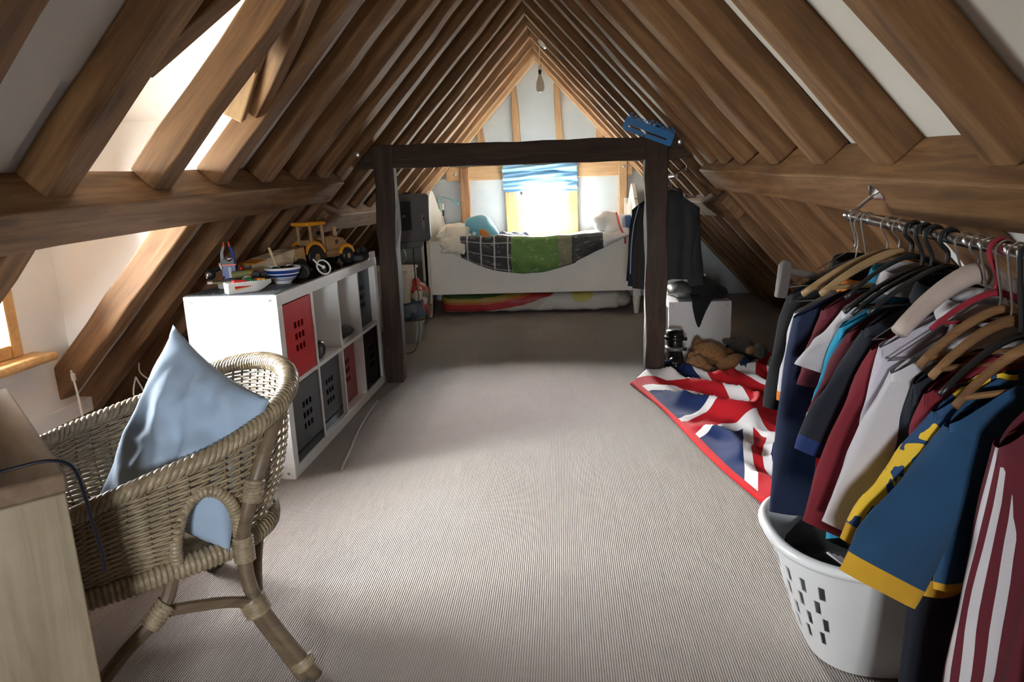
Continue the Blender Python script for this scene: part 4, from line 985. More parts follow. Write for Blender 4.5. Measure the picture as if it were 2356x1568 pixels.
rimP = half_rim + [(x, -y, z) for x, y, z in half_rim[-2::-1]]
half_base = [(.255, .245, .375), (.20, .25, .375), (.08, .256, .375), (-.05, .252, .375), (-.13, .225, .375), (-.20, .165, .375), (-.235, .09, .375), (-.245, 0, .375)]
baseP = half_base + [(x, -y, z) for x, y, z in half_base[-2::-1]]
RIM = bez(rimP, 14); BAS = bez(baseP, 14); NS = len(RIM)-1
def shell(s, t):
    k = s*NS; i = min(NS-1, int(k)); f = k-i
    a = BAS[i].lerp(BAS[i+1], f); b = RIM[i].lerp(RIM[i+1], f)
    p = a.lerp(b, t); out = Vector((p.x+.02, p.y, 0)).normalized()
    return p + out*(.022*math.sin(math.pi*t) + .014*max(0, t-.8)/.2), out
def in_arch(p):
    if abs(p.y) < .2: return False
    q = (p.x+.025)/.066
    return abs(q) < 1 and p.z < .385 + .145*math.sqrt(1-q*q)
m_ = MB(); NST = 46; ROWS = 31
for r in range(ROWS):
    t = (r+.3)/(ROWS)*.97; seg = []; ns = NST*4
    for k in range(ns+1):
        s = k/ns; p, o = shell(s, t)
        ph = math.sin(math.pi*s*NST + (math.pi if r % 2 else 0))
        q = p + o*(.0036*ph) + V(0, 0, .0008*noise.noise(p*60))
        if in_arch(p):
            if len(seg) > 2: m_.tube(seg, .0042, 5, upv=(0, 0, 1), flat=.82)
            seg = []
        else: seg.append(q)
    if len(seg) > 2: m_.tube(seg, .0042, 5, upv=(0, 0, 1), flat=.82)
stuff(local(m_, 'woven_panel', RAT, CH, smooth='all'))
m_ = MB()
for k in range(NST+1):
    s = (k+.5)/(NST+1); P = [shell(s, j/8)[0] for j in range(9)]
    if in_arch(P[1]): P = [p for p in P if not in_arch(p)]
    if len(P) > 2: m_.tube(P, .0032, 5)
stuff(local(m_, 'stakes', CANE, CH, smooth='all'))
def wrapped(path, r, pitch=.011, n=8, amp=.10):
    P = []; R_ = []; L = 0; path = [Vector(p) for p in path]
    tot = sum((path[i+1]-path[i]).length for i in range(len(path)-1)); N_ = max(8, int(tot/pitch*4))
    cum = [0]
    for i in range(len(path)-1): cum.append(cum[-1] + (path[i+1]-path[i]).length)
    j = 0
    for i in range(N_+1):
        d_ = tot*i/N_
        while j < len(cum)-2 and cum[j+1] < d_: j += 1
        f = (d_-cum[j])/max(1e-9, cum[j+1]-cum[j]); P.append(path[j].lerp(path[j+1], f)); R_.append(r*(1+amp*math.cos(2*math.pi*d_/pitch)))
    return P, R_
# braided rim: three strands twisting round the edge, and a broad rolled band at the back
m_ = MB()
for b in range(4):
    P = []
    for k in range(NS*2+1):
        s = k/(NS*2); p, o = shell(s, 1.0); th = 2*math.pi*(s*34 + b/4)
        r_ = .0125 + .006*math.exp(-((s-.5)/.22)**2)
        P.append(p + o*(math.cos(th)*r_) + V(0, 0, math.sin(th)*r_ + .004))
    m_.tube(P, .0082, 6)
stuff(local(m_, 'braided_rim', RAT, CH, smooth='all'))
# seat
P, R_ = wrapped(BAS, .026, .012); m_ = MB(); m_.tube([p+V(0, 0, -.018) for p in P], R_, 9); local(m_, 'seat_rail', RAT, CH, smooth='all')
P, R_ = wrapped([BAS[0]+V(0, 0, -.018), V(.27, 0, .365), BAS[-1]+V(0, 0, -.018)], .024, .012); m_ = MB(); m_.tube(P, R_, 9); local(m_, 'front_rail', RAT, CH, smooth='all')
m_ = MB()
def seatf(u, v):
    x = lerp(-.235, .255, u); w_ = .245*(1 - max(0, (-x-.08)/.17)**2.2*.75); y = lerp(-w_, w_, v)
    return (x, y, .375 - .015*math.sin(math.pi*u)*math.sin(math.pi*v) + .003*math.sin(x*330)*math.cos(y*330))
m_.grid(seatf, 70, 70); local(m_, 'seat', RAT, CH, smooth='all', solid=.01)
for sy in (1, -1):
    arch = bez([(.046, .262*sy, .37), (.045, .272*sy, .43), (.02, .282*sy, .505), (-.025, .287*sy, .535), (-.068, .287*sy, .51), (-.092, .278*sy, .45), (-.095, .262*sy, .37)], 8)
    P, R_ = wrapped(arch, .015, .010); m_ = MB(); m_.tube(P, R_, 9); local(m_, 'arch_binding', RAT, CH, smooth='all')
    leg = bez([(-.235, .245*sy, .675), (-.165, .283*sy, .57), (-.115, .288*sy, .46), (-.098, .275*sy, .36), (-.108, .298*sy, .22), (-.205, .365*sy, .0)], 8)
    m_ = MB(); m_.tube(leg, .0175, 10); lg = local(m_, 'rear_leg', CANE, CH, smooth='all')
    m_ = MB(); m_.tube([(-.083, .285*sy, .235), (-.180, .345*sy, .003)], .0155, 9); m_.build('leg_splint', CANE, lg, world=False)
    for (a, b, r_) in (((-.098, .278*sy, .33), (-.100, .272*sy, .39), .024), ((-.096, .292*sy, .235), (-.108, .30*sy, .195), .030), ((-.178, .345*sy, .055), (-.186, .35*sy, .035), .029), ((-.125, .290*sy, .48), (-.140, .289*sy, .53), .024)):
        P, R_ = wrapped([a, b], r_, .008); m_ = MB(); m_.tube(P, R_, 10); m_.build('binding', RAT, lg, world=False, smooth='all')
    m_ = MB(); m_.tube(bez([(-.108, .298*sy, .22), (-.03, .296*sy, .255), (.08, .285*sy, .28)], 6), .0135, 9); local(m_, 'stretcher', CANE, CH)
    m_ = MB(); m_.tube(bez([(.06, .262*sy, .345), (.10, .285*sy, .285), (.23, .27*sy, .165), (.33, .275*sy, .0)], 6), .0155, 9); fl = local(m_, 'front_leg', CANE, CH)
    P, R_ = wrapped([(.085, .288*sy, .30), (.125, .284*sy, .262)], .023, .009); m_ = MB(); m_.tube(P, R_, 10); m_.build('binding', RAT, fl, world=False, smooth='all')
    m_ = MB(); m_.tube(bez([(-.108, .298*sy, .20), (-.135, .24*sy, .275), (-.19, .12*sy, .33), (-.20, 0, .34)], 6), .0125, 9); local(m_, 'brace', CANE, CH)

# ------------------------------------------------------------------ blue pillow on the chair
PB = fabric('pale_blue_cotton', (.36, .47, .62), var=.05, weave=600, bump=.12, sheen=.1)
pillow('chair_pillow', 'large pale blue pillow propped on the wicker chair', [(-1.17, 1.50, .435), (-.80, 1.45, .36), (-.70, 1.54, .710), (-1.005, 1.70, .865)], .10, PB, .03, 40, seed=4, pw=.5)

# ------------------------------------------------------------------ wooden desk in the near left corner
DKM = wood('desk_top_oak', (.13, .085, .055), (.19, .13, .085), (.26, .185, .125), stretch=(1, 9, 9), rnd=False, rough=.4, knots=False)
DKP = wood('desk_side_oak', (.20, .155, .098), (.30, .245, .165), (.38, .32, .225), stretch=(14, 14, 1.0), rnd=False, rough=.55, knots=False, blotch=.35)
da = math.radians(135.5)
DK = thing('wooden_desk', 'pale wooden desk with a solid end panel in the near left corner', 'desk', (-.88, 1.09, 0), da)   # x along the length, +y towards the camera's left
m_ = MB(); m_.box(0, .78, 0, .40, .683, .722); local(m_, 'desk_top', DKM, DK, bevel=.006)
m_ = MB(); m_.box(.004, .039, .005, .39, 0, .683); local(m_, 'end_panel', DKP, DK, bevel=.003)
m_ = MB(); m_.box(.72, .76, .34, .38, 0, .683); local(m_, 'leg', DKP, DK, bevel=.003)
m_ = MB(); m_.box(.039, .72, .36, .38, .3, .683); local(m_, 'back_panel', DKP, DK)
MS = thing('computer_mouse', 'grey and black computer mouse on the wooden desk', 'mouse', RW[DK.name] @ V(.055, .165, .722), da+.5)
m_ = MB(); m_.ell((0, 0, .010), (.052, .030, .012), 18, 10); m_.v = [(x, y, max(0, z)) for x, y, z in m_.v]; local(m_, 'mouse_base', BLACKP, MS, smooth='all')
m_ = MB(); m_.ell((0, 0, .012), (.050, .029, .020), 18, 10); m_.v = [(x, y, max(.012, z)) for x, y, z in m_.v]; local(m_, 'mouse_shell', plain('mouse_grey', (.42, .46, .50), .3), MS, smooth='all')
q = [RW[DK.name] @ V(*p) for p in [(.06, .125, .728), (.055, .07, .733), (.035, .018, .738), (.01, -.012, .725), (-.004, -.02, .68), (-.01, -.024, .62), (-.012, -.03, .56), (-.012, -.03, .52)]]
m_ = MB(); m_.tube(bez(q, 6), .0032, 6); tag(m_.build('mouse_cable', plain('navy_cable', (.005, .006, .014), .4)), 'dark cable of the mouse falling over the desk corner', 'cable')
m_ = MB(); m_.obox(RW[DK.name] @ V(.70, .14, .740), (.05, .09, .03), (0, 0, .4)); tag(m_.build('black_gadget', BLACKP, bevel=.008), 'small black gadget at the far end of the wooden desk', 'gadget')
# cords by the dormer
m_ = MB(); m_.tube(bez([(-1.985, 2.585, .52), (-1.955, 2.56, .42), (-1.92, 2.52, .30), (-1.895, 2.50, .22)], 6), .0045, 6); m_.obox((-1.957, 2.555, .50), (.012, .012, .03), (.3, .2, 0))
tag(m_.build('blind_cord', WHITE), 'white cord with a knot hanging below the dormer sill', 'cord')
m_ = MB(); m_.tube(bez([(-1.92, 2.93, .46), (-1.90, 2.90, .42), (-1.82, 2.88, .37), (-1.76, 2.86, .33)], 6), .0035, 6)
tag(m_.build('white_cable', WHITE), 'thin white cable sagging across the rafters behind the pillow', 'cable')
m_ = MB(); m_.tube(bez([(-1.86, 2.80, .43), (-1.875, 2.79, .36), (-1.86, 2.78, .28), (-1.83, 2.77, .22)], 6), .0035, 6); m_.tube(bez([(-1.86, 2.80, .43), (-1.83, 2.80, .36), (-1.79, 2.79, .30), (-1.75, 2.78, .26)], 6), .0035, 6)
tag(m_.build('white_cable', WHITE), 'looped white cable hanging between rafters above the chair arm', 'cable')
# aluminium rod on the carpet
m_ = MB(); m_.tube(bez([(-.975, 2.775, .006), (-1.005, 3.0, .006), (-1.035, 3.22, .006), (-1.06, 3.49, .006), (-1.073, 3.76, .006)], 8), .0055, 8)
tag(m_.build('metal_rod', plain('aluminium', (.62, .63, .65), .28, 1)), 'thin bent aluminium rod lying on the carpet beside the bookcase', 'rod')
# ------------------------------------------------------------------ clothes rails, hangers and garments
def railz(y): return 1.075 - .043*(1.978-y)
RX = .78
CR = thing('clothes_rail', 'long chrome clothes rail fixed to the right purlin', 'clothes rail', (RX, 1.978, 1.075))
m_ = MB(); m_.tube([(RX, 1.978, railz(1.978)), (RX, .6, railz(.6))], .0125, 14); m_.build('tube', CHROME, CR)
m_ = MB(); m_.lathe([(0, -.004), (.016, -.004), (.0165, .0), (.0165, .018), (.014, .02), (.0, .02)], 14, (RX, 1.978, 1.075), Matrix.Rotation(math.pi/2, 3, 'X')); m_.ell((RX, 1.995, 1.075), (.007, .01, .007), 10, 6); m_.build('end_cap', CHROME, CR)
for yb in (1.955, .65):
    zb = railz(yb); fp = inner(1, yb, zp(yb)) - nout(1)*(PO+.002) + down(1)*.05; fd = -nout(1)
    m_ = MB(); m_.tube(bez([(RX, yb, zb+.010), (RX+.012, yb, zb+.022), fp + fd*.012], 5), .0055, 8)
    m_.lathe([(0, 0), (.028, 0), (.028, .003), (.017, .010), (.009, .016), (0, .017)], 18, fp, Vector((0, 0, 1)).rotation_difference(fd).to_matrix()); m_.build('bracket', CHROME, CR)
R2 = thing('clothes_rail', 'short chrome clothes rail above the dark jackets behind the right post', 'clothes rail', (.70, 4.43, 1.20))
m_ = MB(); m_.tube([(.70, 4.43, 1.205), (.70, 5.4, 1.19)], .0125, 12); m_.build('tube', CHROME, R2)
m_ = MB(); m_.tube([(.70, 4.45, 1.21), (.73, 4.45, 1.235), (.765, 4.45, 1.25)], .006, 8); m_.ell((.77, 4.45, 1.252), (.008, .022, .022), 12, 8); m_.build('bracket', CHROME, R2)

HW = wood('hanger_beech', (.22, .13, .06), (.33, .21, .10), (.42, .28, .15), rnd=False, knots=False, blotch=.2, rough=.4)
def hanger(kind, Yr, yaw, hw, label, drop=.085, x=RX, z=None, group='hangers on the near clothes rail', mat=None, neck=.0):
    zr = railz(Yr) if z is None else z
    h = thing('hanger', label, 'hanger', (x, Yr, zr), yaw, group)
    hk = [(.0, 0, -.052-neck), (.0, 0, -.030-neck), (-.019, 0, -.010), (-.017, 0, .009), (0, 0, .0165), (.017, 0, .009), (.0185, 0, -.006)]
    wire = {'wire': STEEL, 'wood': STEEL, 'padded': STEEL}.get(kind, mat)
    m_ = MB(); m_.tube(bez(hk, 5), .0022 if kind != 'plastic' else .0048, 6); local(m_, 'hook', wire, h)
    zt = -.055-neck
    if kind in ('wood', 'padded', 'plastic'):
        r_ = {'wood': .011, 'padded': .021, 'plastic': .0065}[kind]
        P = []; N_ = 20
        for i in range(N_+1):
            a = -1+2*i/N_; P.append((a*hw, -.012*abs(a)**2, zt - drop*abs(a)**1.5 - .004))
        rr = [r_*(.75+.25*(1-abs(-1+2*i/N_))) for i in range(N_+1)]
        m_ = MB(); m_.tube(P, rr, 9, flat=.62 if kind == 'wood' else 1, upv=(0, 1, 0)); local(m_, 'bar', mat or HW, h, smooth='all')
        if kind != 'padded':
            m_ = MB(); m_.tube([(-hw*.9, -.01, zt-drop*.9), (hw*.9, -.01, zt-drop*.9)], r_*.5, 7); local(m_, 'trouser_bar', mat or HW, h)
    else:
        m_ = MB(); m_.tube([(0, 0, zt+.005), (-hw, 0, zt-drop), (hw, 0, zt-drop), (0, 0, zt+.005)], .0018, 6); local(m_, 'bar', STEEL, h)
    return h
def garment(name, label, cat, Yr, yaw, hw, zs, zh, mats, bw=None, th=.022, sl=None, slw=.055, sdir=(-.05, -.02), x=RX, z=None, neck=.05, hem=0, collar=None, seed=0, stripes=None, group='garments on the near clothes rail', fold=.008, yoff=0, drop=.07):
    """hangs from the rail point; zs shoulder drop at neck, zh hem (both below the rail), sl sleeve length, hem rows get mats[1]"""
    zr = railz(Yr) if z is None else z
    g = thing(name, label, cat, (x, Yr+yoff, zr), yaw, group); bw = bw or hw*.98
    mats = mats if isinstance(mats, (list, tuple)) else [mats]
    NUx, NVz = 26, 22
    def W(v): return lerp(hw, bw, min(1, v*2.2)**.6)
    def pt(u, v, s):
        a = 2*u-1; xx = a*W(v)
        zt = -zs - drop*abs(a)**1.4 + (.018*max(0, 1-(abs(a)/.26)**2)*-1)
        zz = lerp(zt, -zh + .012*noise.noise(V(a*2, seed, 0)), v)
        e = (1-abs(a)**3.2)**.6 if abs(a) < 1 else 0
        t_ = th*(.55+.45*min(1, v*3))*e
        f = fold*(v**.7)*math.sin(a*9+seed*1.7+2.2*noise.noise(V(a*1.5, v*2, seed)))*e + .5*fold*noise.noise(V(a*5, v*6, seed))*e
        return (xx, s*t_ + f - .01*a*a, zz)
    m_ = MB()
    for s in (-1, 1):
        for j in range(NVz):
            m_.cur = 1 if (hem and j >= NVz-hem and len(mats) > 1) else 0
            vs = []
            for jj in (j, j+1):
                for i in range(NUx+1): vs.append(pt(i/NUx, jj/NVz, s))
            m_.add(vs, [(i, i+1, NUx+1+i+1, NUx+1+i) for i in range(NUx)])
    local(m_, 'body', mats, g, smooth='all', weld=True)
    if sl:
        for sx in (-1, 1):
            m_ = MB(); NL, NA = 18, 36; rings = []
            for k in range(NL+1):
                t = k/NL
                dx = sdir[0]*abs(t)**.8; px_ = sx*(hw-.012 + (-dx)*1.0); pz_ = -zs-drop - .028 - sl*t; py_ = sdir[1]*t
                if sx > 0: px_ = hw-.012 + min(-dx, .03)*t; 
                kk = min(1, .30+t*5.0); rw = lerp(slw, slw*.82, t)*kk; rt = lerp(.024, .020, t)*min(1, .5+t*4)
                ring = []
                tilt = lerp(.75, 4.6*sdir[0]*(1 if sx < 0 else .3), min(1, t*1.3))
                for a in range(NA):
                    th_ = 2*math.pi*a/NA; ox = rw*math.cos(th_); oy = rt*math.sin(th_) + fold*.9*math.sin(t*9+seed+th_*2)*.5 + .004*noise.noise(V(t*6, th_, seed))
                    ring.append((px_ + ox - sx*rw*.75*(1-t*.25), py_ + oy, pz_ + (-sx*-1)*0 + (ox*sx)*-tilt*.75 + (.035*(1-t)**2)))
                rings.append(ring)
            n = NA
            for k in range(NL):
                for a in range(n):
                    mi = 0
                    if hem and k >= NL-2 and len(mats) > 1: mi = 1
                    if stripes and len(mats) > 2 and a in stripes: mi = 2
                    m_.cur = mi
                    m_.add([rings[k][a], rings[k][(a+1) % n], rings[k+1][(a+1) % n], rings[k+1][a]], [(0, 1, 2, 3)])
            local(m_, 'sleeve', mats, g, smooth='all', weld=True)
    if collar is not None:
        m_ = MB(); P = []
        for k in range(17):
            a = 2*math.pi*k/16
            P.append((.062*math.cos(a), .030*math.sin(a)-.004, -zs+.010+.012*math.sin(a)+.006))
        vs = []; 
        for p in P: vs.append(p)
        for p in P: vs.append((p[0]*1.25, p[1]*1.5-.003, p[2]-.034 - (.012 if p[1] < 0 else 0)))
        m_.add(vs, [(i, i+1, 18+i-1+0, 17+i) if False else (i, i+1, 17+i+1, 17+i) for i in range(16)])
        local(m_, 'collar', collar, g, smooth='all', solid=.003)
    return g
F = fabric
def pattern_mat():
    m, nt, b = _nt('yellow_navy_print'); v = _coords(nt, (1, 1, 1)); f = _noise(nt, v, 16, 2, .4, 1.2)
    c_ = _ramp(nt, f, [(.0, (.012, .05, .13)), (.46, (.012, .05, .13)), (.47, (.72, .46, .03)), (.62, (.72, .46, .03)), (.63, (.10, .30, .38)), (1, (.10, .30, .38))]); c_.node.color_ramp.interpolation = 'CONSTANT'
    nt.links.new(c_, b.inputs['Base Color']); b.inputs['Roughness'].default_value = .8; return m
BLK = F('black_jersey', (.006, .006, .007)); NVY = F('navy_fleece', (.006, .013, .042)); WHT = F('white_cotton', (.46, .44, .46), var=.05)
MAR = F('maroon_cotton', (.085, .005, .012)); ROY = F('royal_blue_cotton', (.008, .024, .11)); REDC = F('red_cotton', (.15, .006, .014)); TUR = F('turquoise_cotton', (.015, .22, .36))
LAV = F('lavender_white_cotton', (.40, .37, .42), var=.05); JBL = F('jersey_blue', (.008, .048, .115), var=.10); YLW = F('yellow_trim', (.55, .30, .015)); ORC = F('orange_lining', (.55, .16, .02))
DNV = F('dark_navy_cotton', (.006, .008, .016)); GRY = F('dark_green_grey', (.05, .06, .06)); PRT = pattern_mat()
PADC = F('padded_hanger_cloth', (.40, .32, .28)); BLKP = plain('black_hanger_plastic', (.01, .01, .011), .4); REDV = F('red_velvet_hanger', (.22, .008, .02)); GRH = plain('grey_clip', (.11, .095, .088), .5)

garment('leather_jacket', 'black jacket with long sleeves at the far end of the near rail', 'jacket', 1.93, .30, .20, .125, .58, [BLK], sl=.27, slw=.065, sdir=(-.075, -.05), seed=1, th=.03, collar=BLK)
garment('orange_lined_top', 'white and orange top half hidden behind the black jacket sleeve', 'top', 1.865, .28, .20, .16, .44, [WHT, ORC], sl=.20, slw=.052, sdir=(-.04, -.02), seed=2, hem=2, collar=ORC)
garment('navy_sweatshirt', 'navy sweatshirt with a long hanging sleeve on a wooden hanger', 'sweatshirt', 1.765, .26, .235, .145, .56, [NVY], sl=.46, slw=.066, sdir=(-.055, -.05), seed=3, th=.03)
garment('maroon_shirt', 'maroon shirt with white and turquoise collar on the near rail', 'shirt', 1.69, .24, .19, .115, .46, [MAR, WHT], sl=.15, slw=.058, sdir=(-.05, -.02), seed=4, collar=TUR)
garment('white_t_shirt', 'white t-shirt with a wide short sleeve beside the navy sweatshirt', 't-shirt', 1.63, .22, .165, .105, .56, [WHT], sl=.10, slw=.064, sdir=(-.105, -.03), seed=5, collar=WHT)
garment('turquoise_top', 'turquoise top hanging low between the navy and red garments', 'top', 1.575, .2, .19, .13, .70, [TUR], sl=.14, slw=.05, seed=6)
garment('burgundy_shirt', 'burgundy shirt with white sleeve edge below the white t-shirt', 'shirt', 1.535, .22, .19, .13, .52, [MAR, WHT], sl=.17, slw=.062, sdir=(-.085, -.03), seed=7, hem=1)
garment('navy_polo_shirt', 'dark navy polo shirt with royal blue lower sleeve in mid rail', 'polo shirt', 1.475, .22, .18, .105, .62, [DNV, ROY], sl=.235, slw=.078, sdir=(-.135, -.03), seed=8, hem=5, collar=DNV, th=.028)
garment('red_hoodie', 'dark red long-sleeved top with a white seam beside the white sweatshirt', 'hoodie', 1.415, .24, .19, .13, .62, [REDC], sl=.315, slw=.066, sdir=(-.15, -.06), seed=9, th=.026)
garment('white_shirt', 'white shirt with pointed collar under a padded hanger', 'shirt', 1.375, .24, .195, .115, .58, [LAV], sl=.26, slw=.060, sdir=(-.055, -.05), seed=10, collar=WHT)
garment('white_sweatshirt', 'white sweatshirt with long sleeve beside the printed jersey', 'sweatshirt', 1.33, .26, .195, .15, .60, [WHT, YLW], sl=.255, slw=.062, sdir=(-.13, -.04), seed=11, collar=WHT, th=.026)
garment('navy_shirt', 'plain dark navy shirt behind the red shirt on the near rail', 'shirt', 1.29, .26, .17, .16, .58, [DNV], sl=.20, slw=.055, sdir=(-.03, -.02), seed=12)
garment('red_shirt', 'dark red shirt above the blue jersey on the near rail', 'shirt', 1.255, .26, .165, .165, .55, [REDC], sl=.17, slw=.058, sdir=(-.03, -.02), seed=13)
garment('printed_jersey', 'navy jersey with yellow printed sleeve pattern behind the blue jersey', 'jersey', 1.225, .28, .165, .185, .60, [PRT, YLW], sl=.20, slw=.066, sdir=(-.17, -.03), seed=14, hem=2)
garment('blue_jersey', 'large mid-blue sports jersey with yellow sleeve hem in the near corner', 'jersey', 1.185, .30, .165, .19, .56, [JBL, YLW], sl=.235, slw=.092, sdir=(-.185, -.03), seed=15, hem=1, th=.035, fold=.006)
garment('maroon_tracksuit_top', 'maroon tracksuit top with white sleeve stripes at the right edge', 'tracksuit top', 1.085, .30, .14, .19, .95, [MAR, MAR, WHT], sl=.62, slw=.066, sdir=(-.065, -.03), seed=16, stripes=(17, 18, 21, 22, 25, 26), th=.035, collar=MAR)
garment('dark_trousers', 'dark navy trousers hanging below the blue jersey', 'trousers', 1.245, .28, .18, .36, .98, [DNV], bw=.17, seed=17, th=.03, drop=.02)

hanger('wood', 1.745, .26, .225, 'plain wooden hanger with its long arm bare above the navy sweatshirt', neck=.010)
hanger('wood', 1.685, .24, .20, 'wooden hanger holding the maroon shirt', neck=.0)
hanger('wire', 1.93, .30, .20, 'wire hanger nearest the rail end, holding the black jacket', .09, neck=.03)
hanger('wire', 1.86, .27, .20, 'wire hanger holding the orange lined top', .09, neck=.055)
hanger('plastic', 1.625, .22, .16, 'black plastic hanger holding the white t-shirt', mat=BLKP, neck=.0)
hanger('plastic', 1.575, .2, .18, 'black plastic hanger holding the turquoise top', mat=BLKP, neck=.02)
hanger('plastic', 1.535, .2, .18, 'black plastic hanger holding the burgundy shirt', mat=BLKP, neck=.015)
hanger('plastic', 1.475, .22, .175, 'thick black hanger holding the navy polo shirt', mat=BLKP, neck=.0)
hanger('wire', 1.42, .22, .18, 'thin wire hanger holding the dark red hoodie', .10, neck=.03)
hanger('padded', 1.37, .25, .165, 'padded pinkish cloth hanger with a rounded end on the near rail', .10, mat=PADC, neck=-.004)
hanger('wire', 1.335, .24, .19, 'wire hanger holding the white sweatshirt', .10, neck=.045)
hanger('wood', 1.29, .26, .165, 'brown wooden hanger holding the dark navy shirt', neck=.05, mat=OAK)
hanger('plastic', 1.305, .1, .12, 'red velvet hook hanger near the right edge of the rail', .06, mat=REDV, neck=.02)
hanger('wood', 1.255, .26, .16, 'brown wooden hanger holding the dark red shirt', neck=.06, mat=OAK)
hanger('plastic', 1.225, .28, .16, 'black hanger holding the printed jersey', mat=BLKP, neck=.08)
hanger('wood', 1.185, .30, .16, 'wooden hanger holding the big blue jersey', neck=.085, mat=OAK)
# clip hanger: grey clip on the bare trouser hanger
CL = thing('clip_hanger', 'grey clip hanger end poking out beside the wooden hanger', 'hanger', (.555, 1.80, .975), .3, 'hangers on the near clothes rail')
m_ = MB(); m_.prism([(-.018, -.09), (.012, -.095), (.024, -.02), (.018, .0), (.0, .004), (-.010, -.01)], 'y', -.008, .008); local(m_, 'clip', GRH, CL, bevel=.004)
m_ = MB(); m_.tube([(.0, 0, -.02), (.10, 0, -.045), (.21, 0, -.01)], [.009, .010, .008], 8); local(m_, 'bar', GRH, CL)
m_ = MB(); m_.tube(bez([(.21, 0, -.01), (.215, 0, .04), (.20, .0, .085), (.212, 0, .108), (.228, 0, .112), (.24, 0, .10)], 5), .002, 6); local(m_, 'hook', STEEL, CL)

# dark jackets on the far rail
for (nm, lb, Yr, hw, zh, mt, sl, sd) in [
    ('charcoal_jacket', 'charcoal jacket hanging right of the dark post', 4.60, .175, .64, F('charcoal_wool', (.028, .029, .031)), .46, 21),
    ('brown_coat', 'dark brown coat squeezed behind the right post', 4.70, .205, .66, F('dark_brown_wool', (.030, .024, .018)), .48, 22),
    ('navy_piped_jacket', 'navy jacket with pale piping left of the dark post', 4.80, .225, .66, F('navy_shell', (.008, .016, .034)), .48, 23),
    ('black_anorak', 'black anorak hanging deepest behind the right post', 4.91, .225, .62, BLK, .46, 24)]:
    gg = garment(nm, lb, 'jacket', Yr, .12, hw, .09, zh, [mt], sl=sl, slw=.06, sdir=(-.03, -.02), x=.70, z=1.195, seed=sd, drop=.115, th=.040, group='dark jackets on the far rail', collar=mt, fold=.014)
    if nm == 'navy_piped_jacket':
        m_ = MB(); m_.tube(bez([(-.20, -.055, -.17), (-.235, -.062, -.30), (-.25, -.06, -.45), (-.255, -.055, -.62)], 6), .003, 6); local(m_, 'piping', plain('pale_piping', (.45, .5, .58), .5), gg)
    hanger('wire', Yr, .12, hw*.9, 'wire hanger holding the ' + nm.replace('_', ' '), .06, x=.70, z=1.20, group='hangers on the far clothes rail', neck=.02)

# ------------------------------------------------------------------ laundry basket
LB = thing('laundry_basket', 'white plastic laundry basket with slotted sides below the hanging clothes', 'laundry basket', (.765, 1.64, 0))
LBW = plain('white_polythene', (.66, .67, .68), .33, var=.02)
def lbp(u, v, t):   # u angle 0..1, v height 0..1
    a = 2*math.pi*u; k = .60+.40*v**.85
    rx, ry = (.255*k+t), (.225*k+t); c_, s_ = math.cos(a), math.sin(a); e = .82
    return (.765+rx*math.copysign(abs(c_)**e, c_), 1.64+ry*math.copysign(abs(s_)**e, s_), .005+.315*v)
NUb = 72; us = [i/NUb for i in range(NUb+1)]; vs_ = [0, .22, .34, .37, .49, .52, .64, .67, .79, .88, 1.0]
skip = {(i, j) for i in range(NUb) for j in (1, 3, 5, 7) if (i % 3) == (1 if j in (1, 5) else 2) and (30 <= i <= 44 or 2 <= i <= 14)}
m_ = MB(); perf(m_, us, vs_, skip, lbp, -.003, 0.0); m_.build('side', LBW, LB, smooth=True, weld=True)
m_ = MB(); m_.tube([lbp(i/48, 1.0, .006) for i in range(48)], .014, 8, closed=True); m_.build('rim', LBW, LB, smooth='all')
m_ = MB(); m_.add([lbp(i/48, 0, -.003) for i in range(48)], [tuple(range(48))]); m_.build('base', LBW, LB, smooth=False, solid=.004)
m_ = MB()
def laund(u, v):
    a = 2*math.pi*u; r = v*.86; x = .765+.25*r*math.cos(a); y = 1.64+.215*r*math.sin(a)
    return (x, y, .27+.05*noise.fractal(V(x*8, y*8, 2), 1, 2, 3)+.03*(1-v))
m_.grid(laund, 40, 16); lo = m_.build('laundry_pile', BLK, smooth='all'); tag(lo, 'black clothes heaped in the white laundry basket', 'clothes')
m_ = MB()
for k in range(3): m_.obox((.62+.012*k, 1.50-.004*k, .318-.003*k), (.006, .065, .004), (.15, .2, .5))
m_.build('stripes', WHT, lo, smooth=False); lo.children[0]['kind'] = 'stuff'
# wooden upright at the right edge
ob = stick('timber_post', (.72, .93, .0), (.735, .93, 1.02), .05, .05, OAK, None, upv=(0, 1, 0))
tag(ob, 'slim brown wooden upright at the right edge beside the striped tracksuit', 'post')
